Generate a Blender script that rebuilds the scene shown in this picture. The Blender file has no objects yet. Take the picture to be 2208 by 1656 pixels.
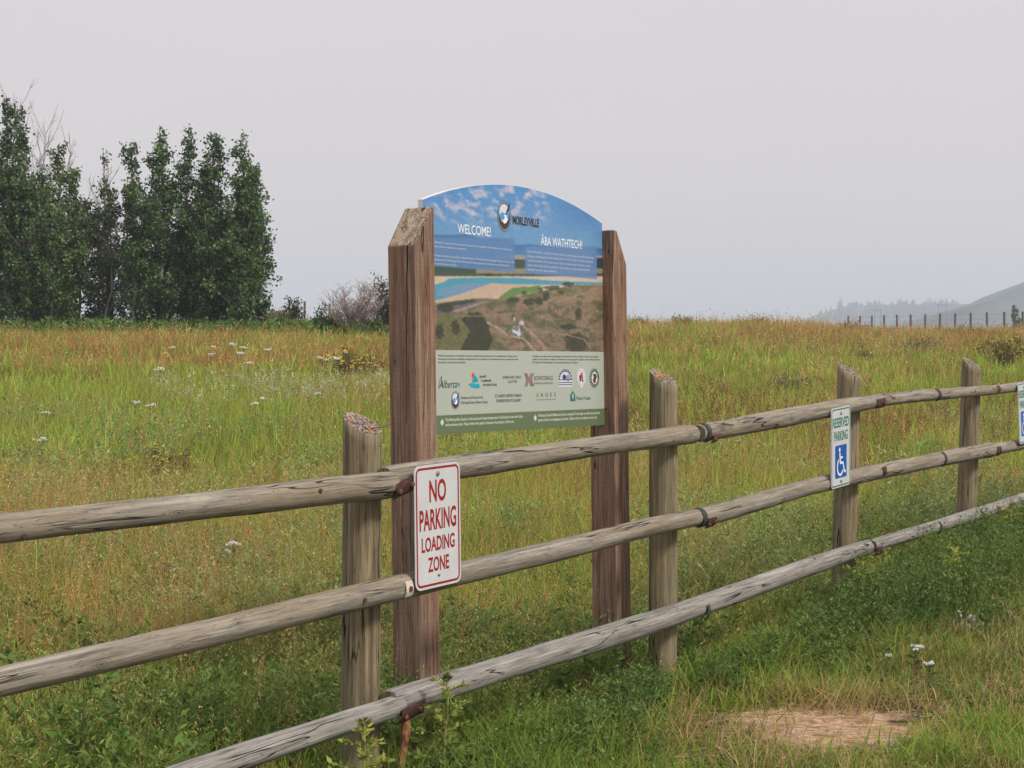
import bpy, math, random
import numpy as np
from mathutils import Vector, Matrix

# ------------------------------------------------------------------ camera, sky, sun, exposure
SC = bpy.context.scene
COL = SC.collection
F, CX, HY, EYE = 3823.0, 1104.0, 784.0, 1.45      # focal length in photo pixels, image centre, eye-level row, eye height
cam_d = bpy.data.cameras.new('camera')
cam = bpy.data.objects.new('camera', cam_d); COL.objects.link(cam)
cam_d.sensor_width = 36.0; cam_d.lens = F / 2208.0 * 36.0
cam_d.clip_start = 0.05; cam_d.clip_end = 20000
cam.location = (0, 0, EYE)
cam.rotation_euler = (math.radians(90) - math.atan(44 / F), 0, 0)
SC.camera = cam

SUN_EL, SUN_AZ = math.radians(46), math.radians(124)   # azimuth clockwise from +Y (right, a little behind the camera)
world = bpy.data.worlds.new('World'); SC.world = world; world.use_nodes = True
wn, wl = world.node_tree.nodes, world.node_tree.links
wn.clear()
w_out = wn.new('ShaderNodeOutputWorld'); w_bg = wn.new('ShaderNodeBackground')
sky = wn.new('ShaderNodeTexSky'); sky.sky_type = 'NISHITA'; sky.sun_disc = False
sky.sun_elevation = SUN_EL; sky.sun_rotation = SUN_AZ; sky.dust_density = 8.0; sky.air_density = 1.6
w_bg.inputs['Strength'].default_value = 0.1
# smoke veil: an even grey layer in front of the clear sky, a little darker towards the horizon
w_tc = wn.new('ShaderNodeTexCoord'); w_sep = wn.new('ShaderNodeSeparateXYZ'); w_ramp = wn.new('ShaderNodeValToRGB')
w_ramp.color_ramp.elements[0].position = 0.0; w_ramp.color_ramp.elements[0].color = (0.612, 0.556, 0.540, 1)
w_ramp.color_ramp.elements[1].position = 0.30; w_ramp.color_ramp.elements[1].color = (0.595, 0.562, 0.602, 1)
w_mul = wn.new('ShaderNodeVectorMath'); w_mul.operation = 'SCALE'; w_mul.inputs['Scale'].default_value = 10.0
w_mix = wn.new('ShaderNodeMix'); w_mix.data_type = 'RGBA'; w_mix.inputs['Factor'].default_value = 0.93
wl.new(w_tc.outputs['Generated'], w_sep.inputs[0]); wl.new(w_sep.outputs['Z'], w_ramp.inputs[0])
w_nz = wn.new('ShaderNodeTexNoise'); w_nz.inputs['Scale'].default_value = 2.2; w_nz.inputs['Detail'].default_value = 5
w_mp = wn.new('ShaderNodeMapping'); w_mp.inputs['Scale'].default_value = (1, 1, 3.5); wl.new(w_tc.outputs['Generated'], w_mp.inputs[0]); wl.new(w_mp.outputs[0], w_nz.inputs['Vector'])
w_mr = wn.new('ShaderNodeMapRange'); w_mr.inputs['From Min'].default_value = 0.3; w_mr.inputs['From Max'].default_value = 0.7; w_mr.inputs['To Min'].default_value = 9.72; w_mr.inputs['To Max'].default_value = 10.28
wl.new(w_nz.outputs['Fac'], w_mr.inputs['Value']); wl.new(w_mr.outputs[0], w_mul.inputs['Scale'])
wl.new(w_ramp.outputs['Color'], w_mul.inputs[0])
wl.new(sky.outputs['Color'], w_mix.inputs['A']); wl.new(w_mul.outputs[0], w_mix.inputs['B'])
wl.new(w_mix.outputs['Result'], w_bg.inputs['Color']); wl.new(w_bg.outputs[0], w_out.inputs['Surface'])

sun_d = bpy.data.lights.new('sun', 'SUN'); sun_d.energy = 2.4; sun_d.angle = math.radians(12); sun_d.color = (1.0, 0.93, 0.84)
sun = bpy.data.objects.new('sun', sun_d); COL.objects.link(sun)
sdir = Vector((math.sin(SUN_AZ) * math.cos(SUN_EL), math.cos(SUN_AZ) * math.cos(SUN_EL), math.sin(SUN_EL)))
sun.rotation_euler = sdir.to_track_quat('Z', 'Y').to_euler()
SC.view_settings.view_transform = 'Standard'; SC.view_settings.look = 'None'
SC.view_settings.exposure = 0.38; SC.view_settings.gamma = 1.0
SC.cycles.max_bounces = 6; SC.cycles.transparent_max_bounces = 8; SC.cycles.volume_bounces = 2
SC.cycles.use_denoising = True

RNG = np.random.default_rng(7)

# ------------------------------------------------------------------ helpers
def tag(o, label=None, cat=None, group=None, kind=None):
    if label: o['label'] = label
    if cat: o['category'] = cat
    if group: o['group'] = group
    if kind: o['kind'] = kind
    return o

def empty(name, loc=(0, 0, 0), rot=(0, 0, 0)):
    o = bpy.data.objects.new(name, None); COL.objects.link(o)
    o.location = loc; o.rotation_euler = rot; o.empty_display_size = 0.1
    return o

def mesh_np(name, V, Q, mat, C=None, parent=None, smooth=False, mats=None, mi=None):
    """V (n,3), Q (m,k) faces all with k corners, C (n,3) vertex colours."""
    V = np.asarray(V, np.float32); Q = np.asarray(Q, np.int32); k = Q.shape[1]
    me = bpy.data.meshes.new(name)
    me.vertices.add(len(V)); me.vertices.foreach_set('co', V.ravel())
    me.loops.add(Q.size); me.loops.foreach_set('vertex_index', Q.ravel())
    me.polygons.add(len(Q)); me.polygons.foreach_set('loop_start', np.arange(0, Q.size, k, dtype=np.int32))
    me.update(calc_edges=True)
    if C is not None:
        a = me.color_attributes.new('Col', 'FLOAT_COLOR', 'POINT')
        rgba = np.ones((len(V), 4), np.float32); rgba[:, :3] = C
        a.data.foreach_set('color', rgba.ravel())
    me.materials.append(mat)
    for m in mats or (): me.materials.append(m)
    if mi is not None: me.polygons.foreach_set('material_index', np.asarray(mi, np.int32))
    if smooth: me.polygons.foreach_set('use_smooth', np.ones(len(Q), bool))
    o = bpy.data.objects.new(name, me); COL.objects.link(o)
    if parent is not None: o.parent = parent
    return o

def mesh_py(name, V, Fs, mat, parent=None, smooth=False, C=None, mats=(), mi=None):
    me = bpy.data.meshes.new(name); me.from_pydata([tuple(map(float, v)) for v in V], [], [tuple(f) for f in Fs]); me.update()
    if C is not None:
        a = me.color_attributes.new('Col', 'FLOAT_COLOR', 'POINT')
        rgba = np.ones((len(V), 4), np.float32); rgba[:, :3] = np.asarray(C)
        a.data.foreach_set('color', rgba.ravel())
    me.materials.append(mat)
    for m in mats: me.materials.append(m)
    if mi is not None: me.polygons.foreach_set('material_index', np.asarray(mi, np.int32))
    if smooth: me.polygons.foreach_set('use_smooth', np.ones(len(Fs), bool))
    o = bpy.data.objects.new(name, me); COL.objects.link(o)
    if parent is not None: o.parent = parent
    return o

class Bag:
    """collects quads and vertex colours"""
    def __init__(s): s.V, s.Q, s.C, s.n = [], [], [], 0
    def add(s, V, Q, C):
        if len(V) == 0: return
        s.V.append(np.asarray(V, np.float32)); s.Q.append(np.asarray(Q, np.int64) + s.n)
        s.C.append(np.broadcast_to(np.asarray(C, np.float32), (len(V), 3))); s.n += len(V)
    def build(s, name, mat, parent=None, smooth=False):
        return mesh_np(name, np.concatenate(s.V), np.concatenate(s.Q), mat, np.concatenate(s.C), parent, smooth)

def vnoise(x, y, seed=0):
    """smooth 2-D value noise 0..1"""
    x = np.asarray(x, float); y = np.asarray(y, float)
    xi, yi = np.floor(x).astype(np.int64), np.floor(y).astype(np.int64)
    fx, fy = x - xi, y - yi; fx = fx * fx * (3 - 2 * fx); fy = fy * fy * (3 - 2 * fy)
    def h(a, b):
        n = (a * 374761393 + b * 668265263 + seed * 1274126177) & 0xffffffff
        n = ((n ^ (n >> 13)) * 1274126177) & 0xffffffff
        return ((n ^ (n >> 16)) & 0xffff) / 65535.0
    return (h(xi, yi) * (1 - fx) + h(xi + 1, yi) * fx) * (1 - fy) + (h(xi, yi + 1) * (1 - fx) + h(xi + 1, yi + 1) * fx) * fy

def fbm(x, y, seed=0, o=3):
    r, a, t = 0, 0.5, 0
    for k in range(o): r = r + a * vnoise(x * 2 ** k, y * 2 ** k, seed + k * 17); t += a; a *= 0.5
    return r / t

def sstep(a, b, x): 
    t = np.clip((np.asarray(x, float) - a) / (b - a), 0, 1); return t * t * (3 - 2 * t)

def unit(v): return v / np.maximum(np.linalg.norm(v, axis=-1, keepdims=True), 1e-9)

def ribbons(P, D, L, W, n, bend, C0, C1, rng, az=None):
    """P roots, D unit directions, L lengths, W widths, bend tip droop, C0/C1 root and tip colours -> V,Q,C (tapering blades of n quads)"""
    N = len(P)
    if az is None: az = rng.uniform(0, 2 * np.pi, N)
    side = np.stack([np.cos(az), np.sin(az), np.zeros(N)], 1)
    hor = np.stack([-np.sin(az), np.cos(az), np.zeros(N)], 1)
    V = np.empty((N, n + 1, 2, 3), np.float32); C = np.empty((N, n + 1, 2, 3), np.float32)
    for k in range(n + 1):
        t = k / n
        c = P + D * (L * t)[:, None] + hor * (bend * L * t * t)[:, None]
        c[:, 2] -= np.abs(bend) * L * t ** 2.2 * 0.45
        w = W * (1 - 0.93 * t ** 1.6) * 0.5
        V[:, k, 0] = c - side * w[:, None]; V[:, k, 1] = c + side * w[:, None]
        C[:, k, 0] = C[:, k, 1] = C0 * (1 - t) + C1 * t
    base = (np.arange(N) * (n + 1) * 2)[:, None]
    Q = np.concatenate([base + np.array([[2 * k, 2 * k + 1, 2 * k + 3, 2 * k + 2]]) for k in range(n)], 0)
    return V.reshape(-1, 3), Q, C.reshape(-1, 3)

def leaves(P, D, L, W, C, rng):
    """rhombic leaves at P pointing along D"""
    N = len(P)
    r = unit(rng.normal(size=(N, 3))); S = unit(np.cross(D, r))
    mid = P + D * (L * 0.5)[:, None]
    V = np.stack([P, mid + S * (W * 0.5)[:, None], P + D * L[:, None], mid - S * (W * 0.5)[:, None]], 1).reshape(-1, 3)
    return V, np.arange(N * 4).reshape(-1, 4), np.repeat(C, 4, 0)

def tube(pts, rad, seg=6, cap=False):
    """tapered tube through pts -> V,Q"""
    pts = np.asarray(pts, float); n = len(pts); rad = np.broadcast_to(rad, (n,))
    T = unit(np.gradient(pts, axis=0)); up = np.array([0.13, 0.31, 0.94]) if abs(T[0][2]) < 0.9 else np.array([1, 0.1, 0.05])
    A = unit(np.cross(T, up)); B = np.cross(T, A)
    an = np.linspace(0, 2 * np.pi, seg, endpoint=False)
    V = pts[:, None] + rad[:, None, None] * (np.cos(an)[None, :, None] * A[:, None] + np.sin(an)[None, :, None] * B[:, None])
    Q = []
    for i in range(n - 1):
        for j in range(seg):
            a, b = i * seg + j, i * seg + (j + 1) % seg
            Q.append((a, b, b + seg, a + seg))
    return V.reshape(-1, 3), np.array(Q)

# ------------------------------------------------------------------ materials
def nt(name):
    m = bpy.data.materials.new(name); m.use_nodes = True
    n, l = m.node_tree.nodes, m.node_tree.links
    return m, n, l, n['Principled BSDF'], n['Material Output']

def plain(name, col, rough=0.6, metal=0.0, noise=0.0, scale=20.0, bump=0.0, spec=0.4):
    m, n, l, b, o = nt(name)
    b.inputs['Roughness'].default_value = rough; b.inputs['Metallic'].default_value = metal
    b.inputs['Specular IOR Level'].default_value = spec
    tc = n.new('ShaderNodeTexCoord'); nz = n.new('ShaderNodeTexNoise'); nz.inputs['Scale'].default_value = scale; nz.inputs['Detail'].default_value = 6
    r = n.new('ShaderNodeValToRGB')
    r.color_ramp.elements[0].position = 0.3; r.color_ramp.elements[1].position = 0.7
    r.color_ramp.elements[0].color = tuple(c * (1 - noise) for c in col) + (1,)
    r.color_ramp.elements[1].color = tuple(min(1, c * (1 + noise)) for c in col) + (1,)
    l.new(tc.outputs['Object'], nz.inputs['Vector']); l.new(nz.outputs['Fac'], r.inputs['Fac']); l.new(r.outputs['Color'], b.inputs['Base Color'])
    if bump:
        bp = n.new('ShaderNodeBump'); bp.inputs['Strength'].default_value = bump; bp.inputs['Distance'].default_value = 0.002
        l.new(nz.outputs['Fac'], bp.inputs['Height']); l.new(bp.outputs[0], b.inputs['Normal'])
    return m

def leafmat(name, trans=0.35, rough=0.65, spec=0.15):
    m, n, l, b, o = nt(name)
    a = n.new('ShaderNodeAttribute'); a.attribute_name = 'Col'
    b.inputs['Roughness'].default_value = rough; b.inputs['Specular IOR Level'].default_value = spec
    l.new(a.outputs['Color'], b.inputs['Base Color'])
    if trans:
        t = n.new('ShaderNodeBsdfTranslucent'); mx = n.new('ShaderNodeMixShader'); mx.inputs[0].default_value = trans
        l.new(a.outputs['Color'], t.inputs['Color']); l.new(b.outputs[0], mx.inputs[1]); l.new(t.outputs[0], mx.inputs[2])
        l.new(mx.outputs[0], o.inputs['Surface'])
    return m

def wood(name, dark, light, tint, axis='X', crack=0.012, tintamt=0.5, grain=1.0, incised=False, seed=0.0, knots=True):
    """weathered timber: stretched grain along the object's axis, drying cracks, knots and stains"""
    m, n, l, b, o = nt(name)
    b.inputs['Roughness'].default_value = 0.85; b.inputs['Specular IOR Level'].default_value = 0.15
    tc = n.new('ShaderNodeTexCoord'); oi = n.new('ShaderNodeObjectInfo')
    add = n.new('ShaderNodeVectorMath'); add.operation = 'MULTIPLY_ADD'
    add.inputs[1].default_value = (1, 1, 1); cmb = n.new('ShaderNodeVectorMath'); cmb.operation = 'SCALE'
    cmb.inputs[0].default_value = (37, 19, 53); l.new(oi.outputs['Random'], cmb.inputs['Scale'])
    l.new(tc.outputs['Object'], add.inputs[0]); l.new(cmb.outputs[0], add.inputs[2])
    def stretched(al, ac, det=8, rough=0.6, dist=0.0):
        mp = n.new('ShaderNodeMapping')
        mp.inputs['Scale'].default_value = (al, ac, ac) if axis == 'X' else (ac, ac, al)
        nz = n.new('ShaderNodeTexNoise'); nz.inputs['Scale'].default_value = 1; nz.inputs['Detail'].default_value = det
        nz.inputs['Roughness'].default_value = rough; nz.inputs['Distortion'].default_value = dist
        l.new(add.outputs[0], mp.inputs['Vector']); l.new(mp.outputs[0], nz.inputs['Vector']); return nz
    g = stretched(2.2 * grain, 55 * grain, 8, 0.62, 0.35)
    r = n.new('ShaderNodeValToRGB'); e = r.color_ramp.elements
    e[0].position = 0.34; e[0].color = dark + (1,); e[1].position = 0.62; e[1].color = light + (1,)
    md = e.new(0.48); md.color = tuple((a * 0.45 + c * 0.55) for a, c in zip(dark, light)) + (1,)
    l.new(g.outputs['Fac'], r.inputs['Fac'])
    big = stretched(1.3, 9, 4, 0.55)
    g2 = stretched(5.0, 150, 4, 0.7, 0.2)
    gm = n.new('ShaderNodeMapRange'); gm.inputs['From Min'].default_value = 0.30; gm.inputs['From Max'].default_value = 0.70; gm.inputs['To Min'].default_value = 0.62; gm.inputs['To Max'].default_value = 1.32
    l.new(g2.outputs['Fac'], gm.inputs['Value'])
    br = n.new('ShaderNodeMapRange'); br.inputs['From Min'].default_value = 0.42; br.inputs['From Max'].default_value = 0.68
    br.inputs['To Max'].default_value = tintamt; l.new(big.outputs['Fac'], br.inputs['Value'])
    mx = n.new('ShaderNodeMix'); mx.data_type = 'RGBA'; mx.blend_type = 'MIX'
    l.new(br.outputs[0], mx.inputs['Factor']); l.new(r.outputs['Color'], mx.inputs['A']); mx.inputs['B'].default_value = tint + (1,)
    vm = n.new('ShaderNodeVectorMath'); vm.operation = 'SCALE'; l.new(mx.outputs['Result'], vm.inputs[0]); l.new(gm.outputs[0], vm.inputs['Scale'])
    cur = vm.outputs[0]
    # fine dark flecks
    fl = stretched(22, 120, 3, 0.7)
    fr = n.new('ShaderNodeMapRange'); fr.inputs['From Min'].default_value = 0.60; fr.inputs['From Max'].default_value = 0.72; fr.inputs['To Max'].default_value = 0.55
    l.new(fl.outputs['Fac'], fr.inputs['Value'])
    # cracks: thin iso-lines of long stretched noise
    c = stretched(0.9, 14, 3, 0.5, 0.3)
    s = n.new('ShaderNodeMath'); s.operation = 'SUBTRACT'; s.inputs[1].default_value = 0.5; l.new(c.outputs['Fac'], s.inputs[0])
    ab = n.new('ShaderNodeMath'); ab.operation = 'ABSOLUTE'; l.new(s.outputs[0], ab.inputs[0])
    cr = n.new('ShaderNodeMapRange'); cr.inputs['From Min'].default_value = crack * 0.35; cr.inputs['From Max'].default_value = crack
    cr.inputs['To Min'].default_value = 1.0; cr.inputs['To Max'].default_value = 0.0; l.new(ab.outputs[0], cr.inputs['Value'])
    cm = stretched(2.0, 6, 2); cmr = n.new('ShaderNodeMapRange'); cmr.inputs['From Min'].default_value = 0.47; cmr.inputs['From Max'].default_value = 0.56
    l.new(cm.outputs['Fac'], cmr.inputs['Value'])
    cmul = n.new('ShaderNodeMath'); cmul.operation = 'MULTIPLY'; l.new(cr.outputs[0], cmul.inputs[0]); l.new(cmr.outputs[0], cmul.inputs[1])
    mask = cmul.outputs[0]
    def mmax(a, bb):
        q = n.new('ShaderNodeMath'); q.operation = 'MAXIMUM'; l.new(a, q.inputs[0]); l.new(bb, q.inputs[1]); return q.outputs[0]
    mask = mmax(mask, fr.outputs[0])
    if knots:
        mp = n.new('ShaderNodeMapping'); mp.inputs['Scale'].default_value = (3.2, 8, 8) if axis == 'X' else (7, 7, 3.2)
        vo = n.new('ShaderNodeTexVoronoi'); vo.inputs['Scale'].default_value = 1
        l.new(add.outputs[0], mp.inputs['Vector']); l.new(mp.outputs[0], vo.inputs['Vector'])
        kr = n.new('ShaderNodeValToRGB'); ke = kr.color_ramp.elements
        ke[0].position = 0.0; ke[0].color = (0.75,) * 3 + (1,); ke[1].position = 0.16; ke[1].color = (0, 0, 0, 1)
        for p_, v_ in ((0.035, 0.55), (0.05, 0.10), (0.075, 0.42), (0.10, 0.05), (0.125, 0.2)): k_ = ke.new(p_); k_.color = (v_, v_, v_, 1)
        l.new(vo.outputs['Distance'], kr.inputs['Fac'])
        mask = mmax(mask, kr.outputs['Color'])
    if incised:
        sx = n.new('ShaderNodeSeparateXYZ'); l.new(tc.outputs['Object'], sx.inputs[0])
        def fr_(out, sc):
            q = n.new('ShaderNodeMath'); q.operation = 'MULTIPLY'; q.inputs[1].default_value = sc; l.new(out, q.inputs[0])
            w = n.new('ShaderNodeMath'); w.operation = 'PINGPONG'; w.inputs[1].default_value = 0.5; l.new(q.outputs[0], w.inputs[0]); return w.outputs[0]
        su = n.new('ShaderNodeMath'); su.operation = 'ADD'; l.new(sx.outputs['X'], su.inputs[0]); l.new(sx.outputs['Y'], su.inputs[1])
        a1, a2 = fr_(su.outputs[0], 70), fr_(sx.outputs['Z'], 45)
        t1 = n.new('ShaderNodeMath'); t1.operation = 'LESS_THAN'; t1.inputs[1].default_value = 0.1; l.new(a1, t1.inputs[0])
        t2 = n.new('ShaderNodeMath'); t2.operation = 'LESS_THAN'; t2.inputs[1].default_value = 0.26; l.new(a2, t2.inputs[0])
        t3 = n.new('ShaderNodeMath'); t3.operation = 'MULTIPLY'; l.new(t1.outputs[0], t3.inputs[0]); l.new(t2.outputs[0], t3.inputs[1])
        t4 = n.new('ShaderNodeMath'); t4.operation = 'MULTIPLY'; t4.inputs[1].default_value = 0.22; l.new(t3.outputs[0], t4.inputs[0])
        mask = mmax(mask, t4.outputs[0])
    mk = n.new('ShaderNodeMix'); mk.data_type = 'RGBA'; l.new(mask, mk.inputs['Factor']); l.new(cur, mk.inputs['A'])
    mk.inputs['B'].default_value = (dark[0] * 0.28, dark[1] * 0.26, dark[2] * 0.26, 1)
    l.new(mk.outputs['Result'], b.inputs['Base Color'])
    hs = n.new('ShaderNodeMath'); hs.operation = 'SUBTRACT'; l.new(g.outputs['Fac'], hs.inputs[0]); l.new(mask, hs.inputs[1])
    bp = n.new('ShaderNodeBump'); bp.inputs['Strength'].default_value = 0.7; bp.inputs['Distance'].default_value = 0.004
    l.new(hs.outputs[0], bp.inputs['Height']); l.new(bp.outputs[0], b.inputs['Normal'])
    return m

def lichen_mat():
    m, n, l, b, o = nt('lichen_end_grain')
    b.inputs['Roughness'].default_value = 0.95
    tc = n.new('ShaderNodeTexCoord')
    v = n.new('ShaderNodeTexVoronoi'); v.inputs['Scale'].default_value = 150
    r = n.new('ShaderNodeValToRGB'); e = r.color_ramp.elements
    e[0].position = 0.0; e[0].color = (0.05, 0.04, 0.035, 1); e[1].position = 1.0; e[1].color = (0.42, 0.38, 0.33, 1)
    x = e.new(0.35); x.color = (0.12, 0.09, 0.07, 1); x = e.new(0.6); x.color = (0.26, 0.2, 0.15, 1)
    sp = n.new('ShaderNodeSeparateColor'); l.new(tc.outputs['Object'], v.inputs['Vector']); l.new(v.outputs['Color'], sp.inputs[0]); l.new(sp.outputs[0], r.inputs['Fac'])
    nz = n.new('ShaderNodeTexNoise'); nz.inputs['Scale'].default_value = 28; nz.inputs['Detail'].default_value = 5; l.new(tc.outputs['Object'], nz.inputs['Vector'])
    mr = n.new('ShaderNodeMapRange'); mr.inputs['From Min'].default_value = 0.57; mr.inputs['From Max'].default_value = 0.62; l.new(nz.outputs['Fac'], mr.inputs['Value'])
    mx = n.new('ShaderNodeMix'); mx.data_type = 'RGBA'; l.new(mr.outputs[0], mx.inputs['Factor']); l.new(r.outputs['Color'], mx.inputs['A']); mx.inputs['B'].default_value = (0.40, 0.20, 0.05, 1)
    l.new(mx.outputs['Result'], b.inputs['Base Color'])
    bp = n.new('ShaderNodeBump'); bp.inputs['Strength'].default_value = 1; bp.inputs['Distance'].default_value = 0.006
    l.new(v.outputs['Distance'], bp.inputs['Height']); l.new(bp.outputs[0], b.inputs['Normal'])
    return m

M_RAIL = wood('weathered_rail_wood', (0.14, 0.125, 0.105), (0.335, 0.305, 0.25), (0.25, 0.20, 0.135), 'X', 0.014, 0.7)
M_RAIL_PALE = wood('pale_rail_wood', (0.13, 0.12, 0.115), (0.36, 0.34, 0.315), (0.25, 0.23, 0.195), 'X', 0.012, 0.5)
M_POST = wood('weathered_post_wood', (0.10, 0.078, 0.048), (0.31, 0.25, 0.155), (0.22, 0.205, 0.13), 'Z', 0.012, 0.7)
M_SIGNPOST = wood('brown_treated_timber', (0.12, 0.070, 0.046), (0.34, 0.24, 0.18), (0.27, 0.135, 0.075), 'Z', 0.007, 0.55, 1.0, True)
M_BEVEL = wood('weathered_cut_timber', (0.16, 0.12, 0.085), (0.46, 0.38, 0.29), (0.38, 0.29, 0.18), 'Z', 0.012, 0.6, 0.7)
M_LICHEN = lichen_mat()
M_RUST = plain('rusty_steel', (0.075, 0.035, 0.03), 0.75, 0.3, 0.45, 60, 0.5)
M_RUST2 = plain('bright_rust', (0.13, 0.055, 0.038), 0.8, 0.1, 0.5, 90, 0.5)
M_STRAP = plain('dark_green_strap', (0.036, 0.044, 0.036), 0.7, 0, 0.35, 50, 0.3)
M_PAPER = plain('torn_label', (0.55, 0.48, 0.40), 0.8, 0, 0.3, 60)
M_SPLINT = plain('orange_splinter_wood', (0.24, 0.11, 0.045), 0.8, 0, 0.55, 40, 0.4)
M_WHITE = plain('white_sheeting', (0.58, 0.60, 0.62), 0.35, 0, 0.07, 9, 0, 0.5)
M_PANEL_EDGE = plain('white_panel_core', (0.78, 0.77, 0.76), 0.5, 0, 0.03, 12)
M_STEEL = plain('grey_bolt_steel', (0.25, 0.25, 0.26), 0.45, 0.7, 0.3, 80)
M_LEAF = leafmat('foliage', 0.3, 0.6, 0.12)
M_GRASS = leafmat('grass_blades', 0.40, 0.7, 0.06)
M_TREELEAF = leafmat('aspen_leaves', 0.25, 0.5, 0.3)
M_PETAL = leafmat('white_petals', 0.12, 0.8, 0.05)
M_BARK = leafmat('bark', 0.0, 0.9, 0.1)
M_PRINT = leafmat('printed_ink', 0.0, 0.38, 0.45)

# ------------------------------------------------------------------ terrain
def ground(x, y):
    x = np.asarray(x, float); y = np.asarray(y, float)
    d = y - 8.8
    z = 0.0525 * (d + np.sqrt(d * d + 1.5)) / 2 - 0.105
    e = y - 56.0                       # gentler beyond the brow
    z = z - 0.031 * (e + np.sqrt(e * e + 60)) / 2
    z = z + 0.34 * sstep(-3, 1.5, x) * sstep(40, 58, y) * (1 - sstep(80, 110, y)) * (1 - 0.95 * sstep(0.15, 0.215, x / np.maximum(y, 1))) + 0.14 * sstep(-2.5, -9, x) * sstep(38, 58, y) * (1 - sstep(90, 140, y))
    z = z + 0.35 * np.exp(-((x + 9.8) / 5.5) ** 2 - ((y - 84) / 13) ** 2)
    g = y - 150.0                      # behind the brow the land drops to the valley
    z = z - 0.13 * (g + np.sqrt(g * g + 300)) / 2 * (1 - sstep(250, 420, y)) - 16 * sstep(250, 420, y) - 0.019 * np.maximum(y - 335, 0)
    z = z + 0.10 * (fbm(x * 0.35 + 9, y * 0.35, 3) - 0.5) * sstep(9, 16, y)
    z = z + 0.03 * (fbm(x * 1.6, y * 1.6, 5) - 0.5)
    return np.where(y > 420, -20 + 0 * z, z)

def at(px, py, h=0.0, ymin=5.0):
    """where the sight line of photo pixel px,py meets the land raised by h"""
    Y = np.linspace(ymin, 150, 6000); X = (px - CX) / F * Y
    row = HY - F * (ground(X, Y) + h - EYE) / Y
    i = int(np.argmax(row <= py)) if (row <= py).any() else int(np.argmin(row))
    return float(X[i]), float(Y[i])

def col(px, Y): return (px - CX) / F * Y

def ground_mat():
    m, n, l, b, o = nt('meadow_soil'); b.inputs['Roughness'].default_value = 0.95; b.inputs['Specular IOR Level'].default_value = 0.1
    tc = n.new('ShaderNodeTexCoord')
    def N(s, d=8):
        q = n.new('ShaderNodeTexNoise'); q.inputs['Scale'].default_value = s; q.inputs['Detail'].default_value = d; q.inputs['Roughness'].default_value = 0.65
        l.new(tc.outputs['Object'], q.inputs['Vector']); return q.outputs['Fac']
    r = n.new('ShaderNodeValToRGB'); e = r.color_ramp.elements
    e[0].position = 0.32; e[0].color = (0.028, 0.028, 0.012, 1); e[1].position = 0.68; e[1].color = (0.20, 0.14, 0.07, 1)
    x = e.new(0.5); x.color = (0.07, 0.062, 0.025, 1)
    l.new(N(3.0), r.inputs['Fac'])
    # trodden bare patch
    mp = n.new('ShaderNodeMapping'); mp.vector_type = 'TEXTURE'; mp.inputs['Location'].default_value = (1.38, 7.9, 0)
    mp.inputs['Scale'].default_value = (0.50, 0.55, 5); mp.inputs['Rotation'].default_value = (0, 0, math.radians(12))
    ln = n.new('ShaderNodeVectorMath'); ln.operation = 'LENGTH'
    l.new(tc.outputs['Object'], mp.inputs['Vector']); l.new(mp.outputs[0], ln.inputs[0])
    ad = n.new('ShaderNodeMath'); ad.operation = 'MULTIPLY_ADD'; l.new(N(4, 6), ad.inputs[0]); ad.inputs[1].default_value = 2.4; l.new(ln.outputs['Value'], ad.inputs[2])
    mr = n.new('ShaderNodeMapRange'); mr.inputs['From Min'].default_value = 1.75; mr.inputs['From Max'].default_value = 2.15; mr.inputs['To Min'].default_value = 1; mr.inputs['To Max'].default_value = 0
    l.new(ad.outputs[0], mr.inputs['Value'])
    r2 = n.new('ShaderNodeValToRGB'); r2.color_ramp.elements[0].color = (0.36, 0.23, 0.15, 1); r2.color_ramp.elements[1].color = (0.76, 0.55, 0.44, 1)
    r2.color_ramp.elements[0].position = 0.35; r2.color_ramp.elements[1].position = 0.65; l.new(N(30), r2.inputs['Fac'])
    mx = n.new('ShaderNodeMix'); mx.data_type = 'RGBA'; l.new(mr.outputs[0], mx.inputs['Factor']); l.new(r.outputs['Color'], mx.inputs['A']); l.new(r2.outputs['Color'], mx.inputs['B'])
    l.new(mx.outputs['Result'], b.inputs['Base Color'])
    bp = n.new('ShaderNodeBump'); bp.inputs['Strength'].default_value = 0.8; bp.inputs['Distance'].default_value = 0.02
    l.new(N(45), bp.inputs['Height']); l.new(bp.outputs[0], b.inputs['Normal'])
    return m

ys = np.concatenate([np.linspace(-60, 4, 30, endpoint=False), np.linspace(4, 20, 160, endpoint=False), np.geomspace(20, 420, 190, endpoint=False), np.geomspace(420, 6000, 30)])
xs0 = np.concatenate([-np.geomspace(3500, 12, 60, endpoint=False), np.linspace(-12, 12, 220, endpoint=False), np.geomspace(12, 3500, 60)])
GX, GY = np.meshgrid(xs0, ys); GZ = ground(GX, GY)
ny, nx = GX.shape
idx = np.arange(ny * nx).reshape(ny, nx)
Q = np.stack([idx[:-1, :-1], idx[:-1, 1:], idx[1:, 1:], idx[1:, :-1]], -1).reshape(-1, 4)
g_o = mesh_np('ground', np.stack([GX, GY, GZ], -1).reshape(-1, 3), Q, ground_mat(), smooth=True)
tag(g_o, 'rough meadow ground with a bare trodden patch by the fence', kind='structure')

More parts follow.
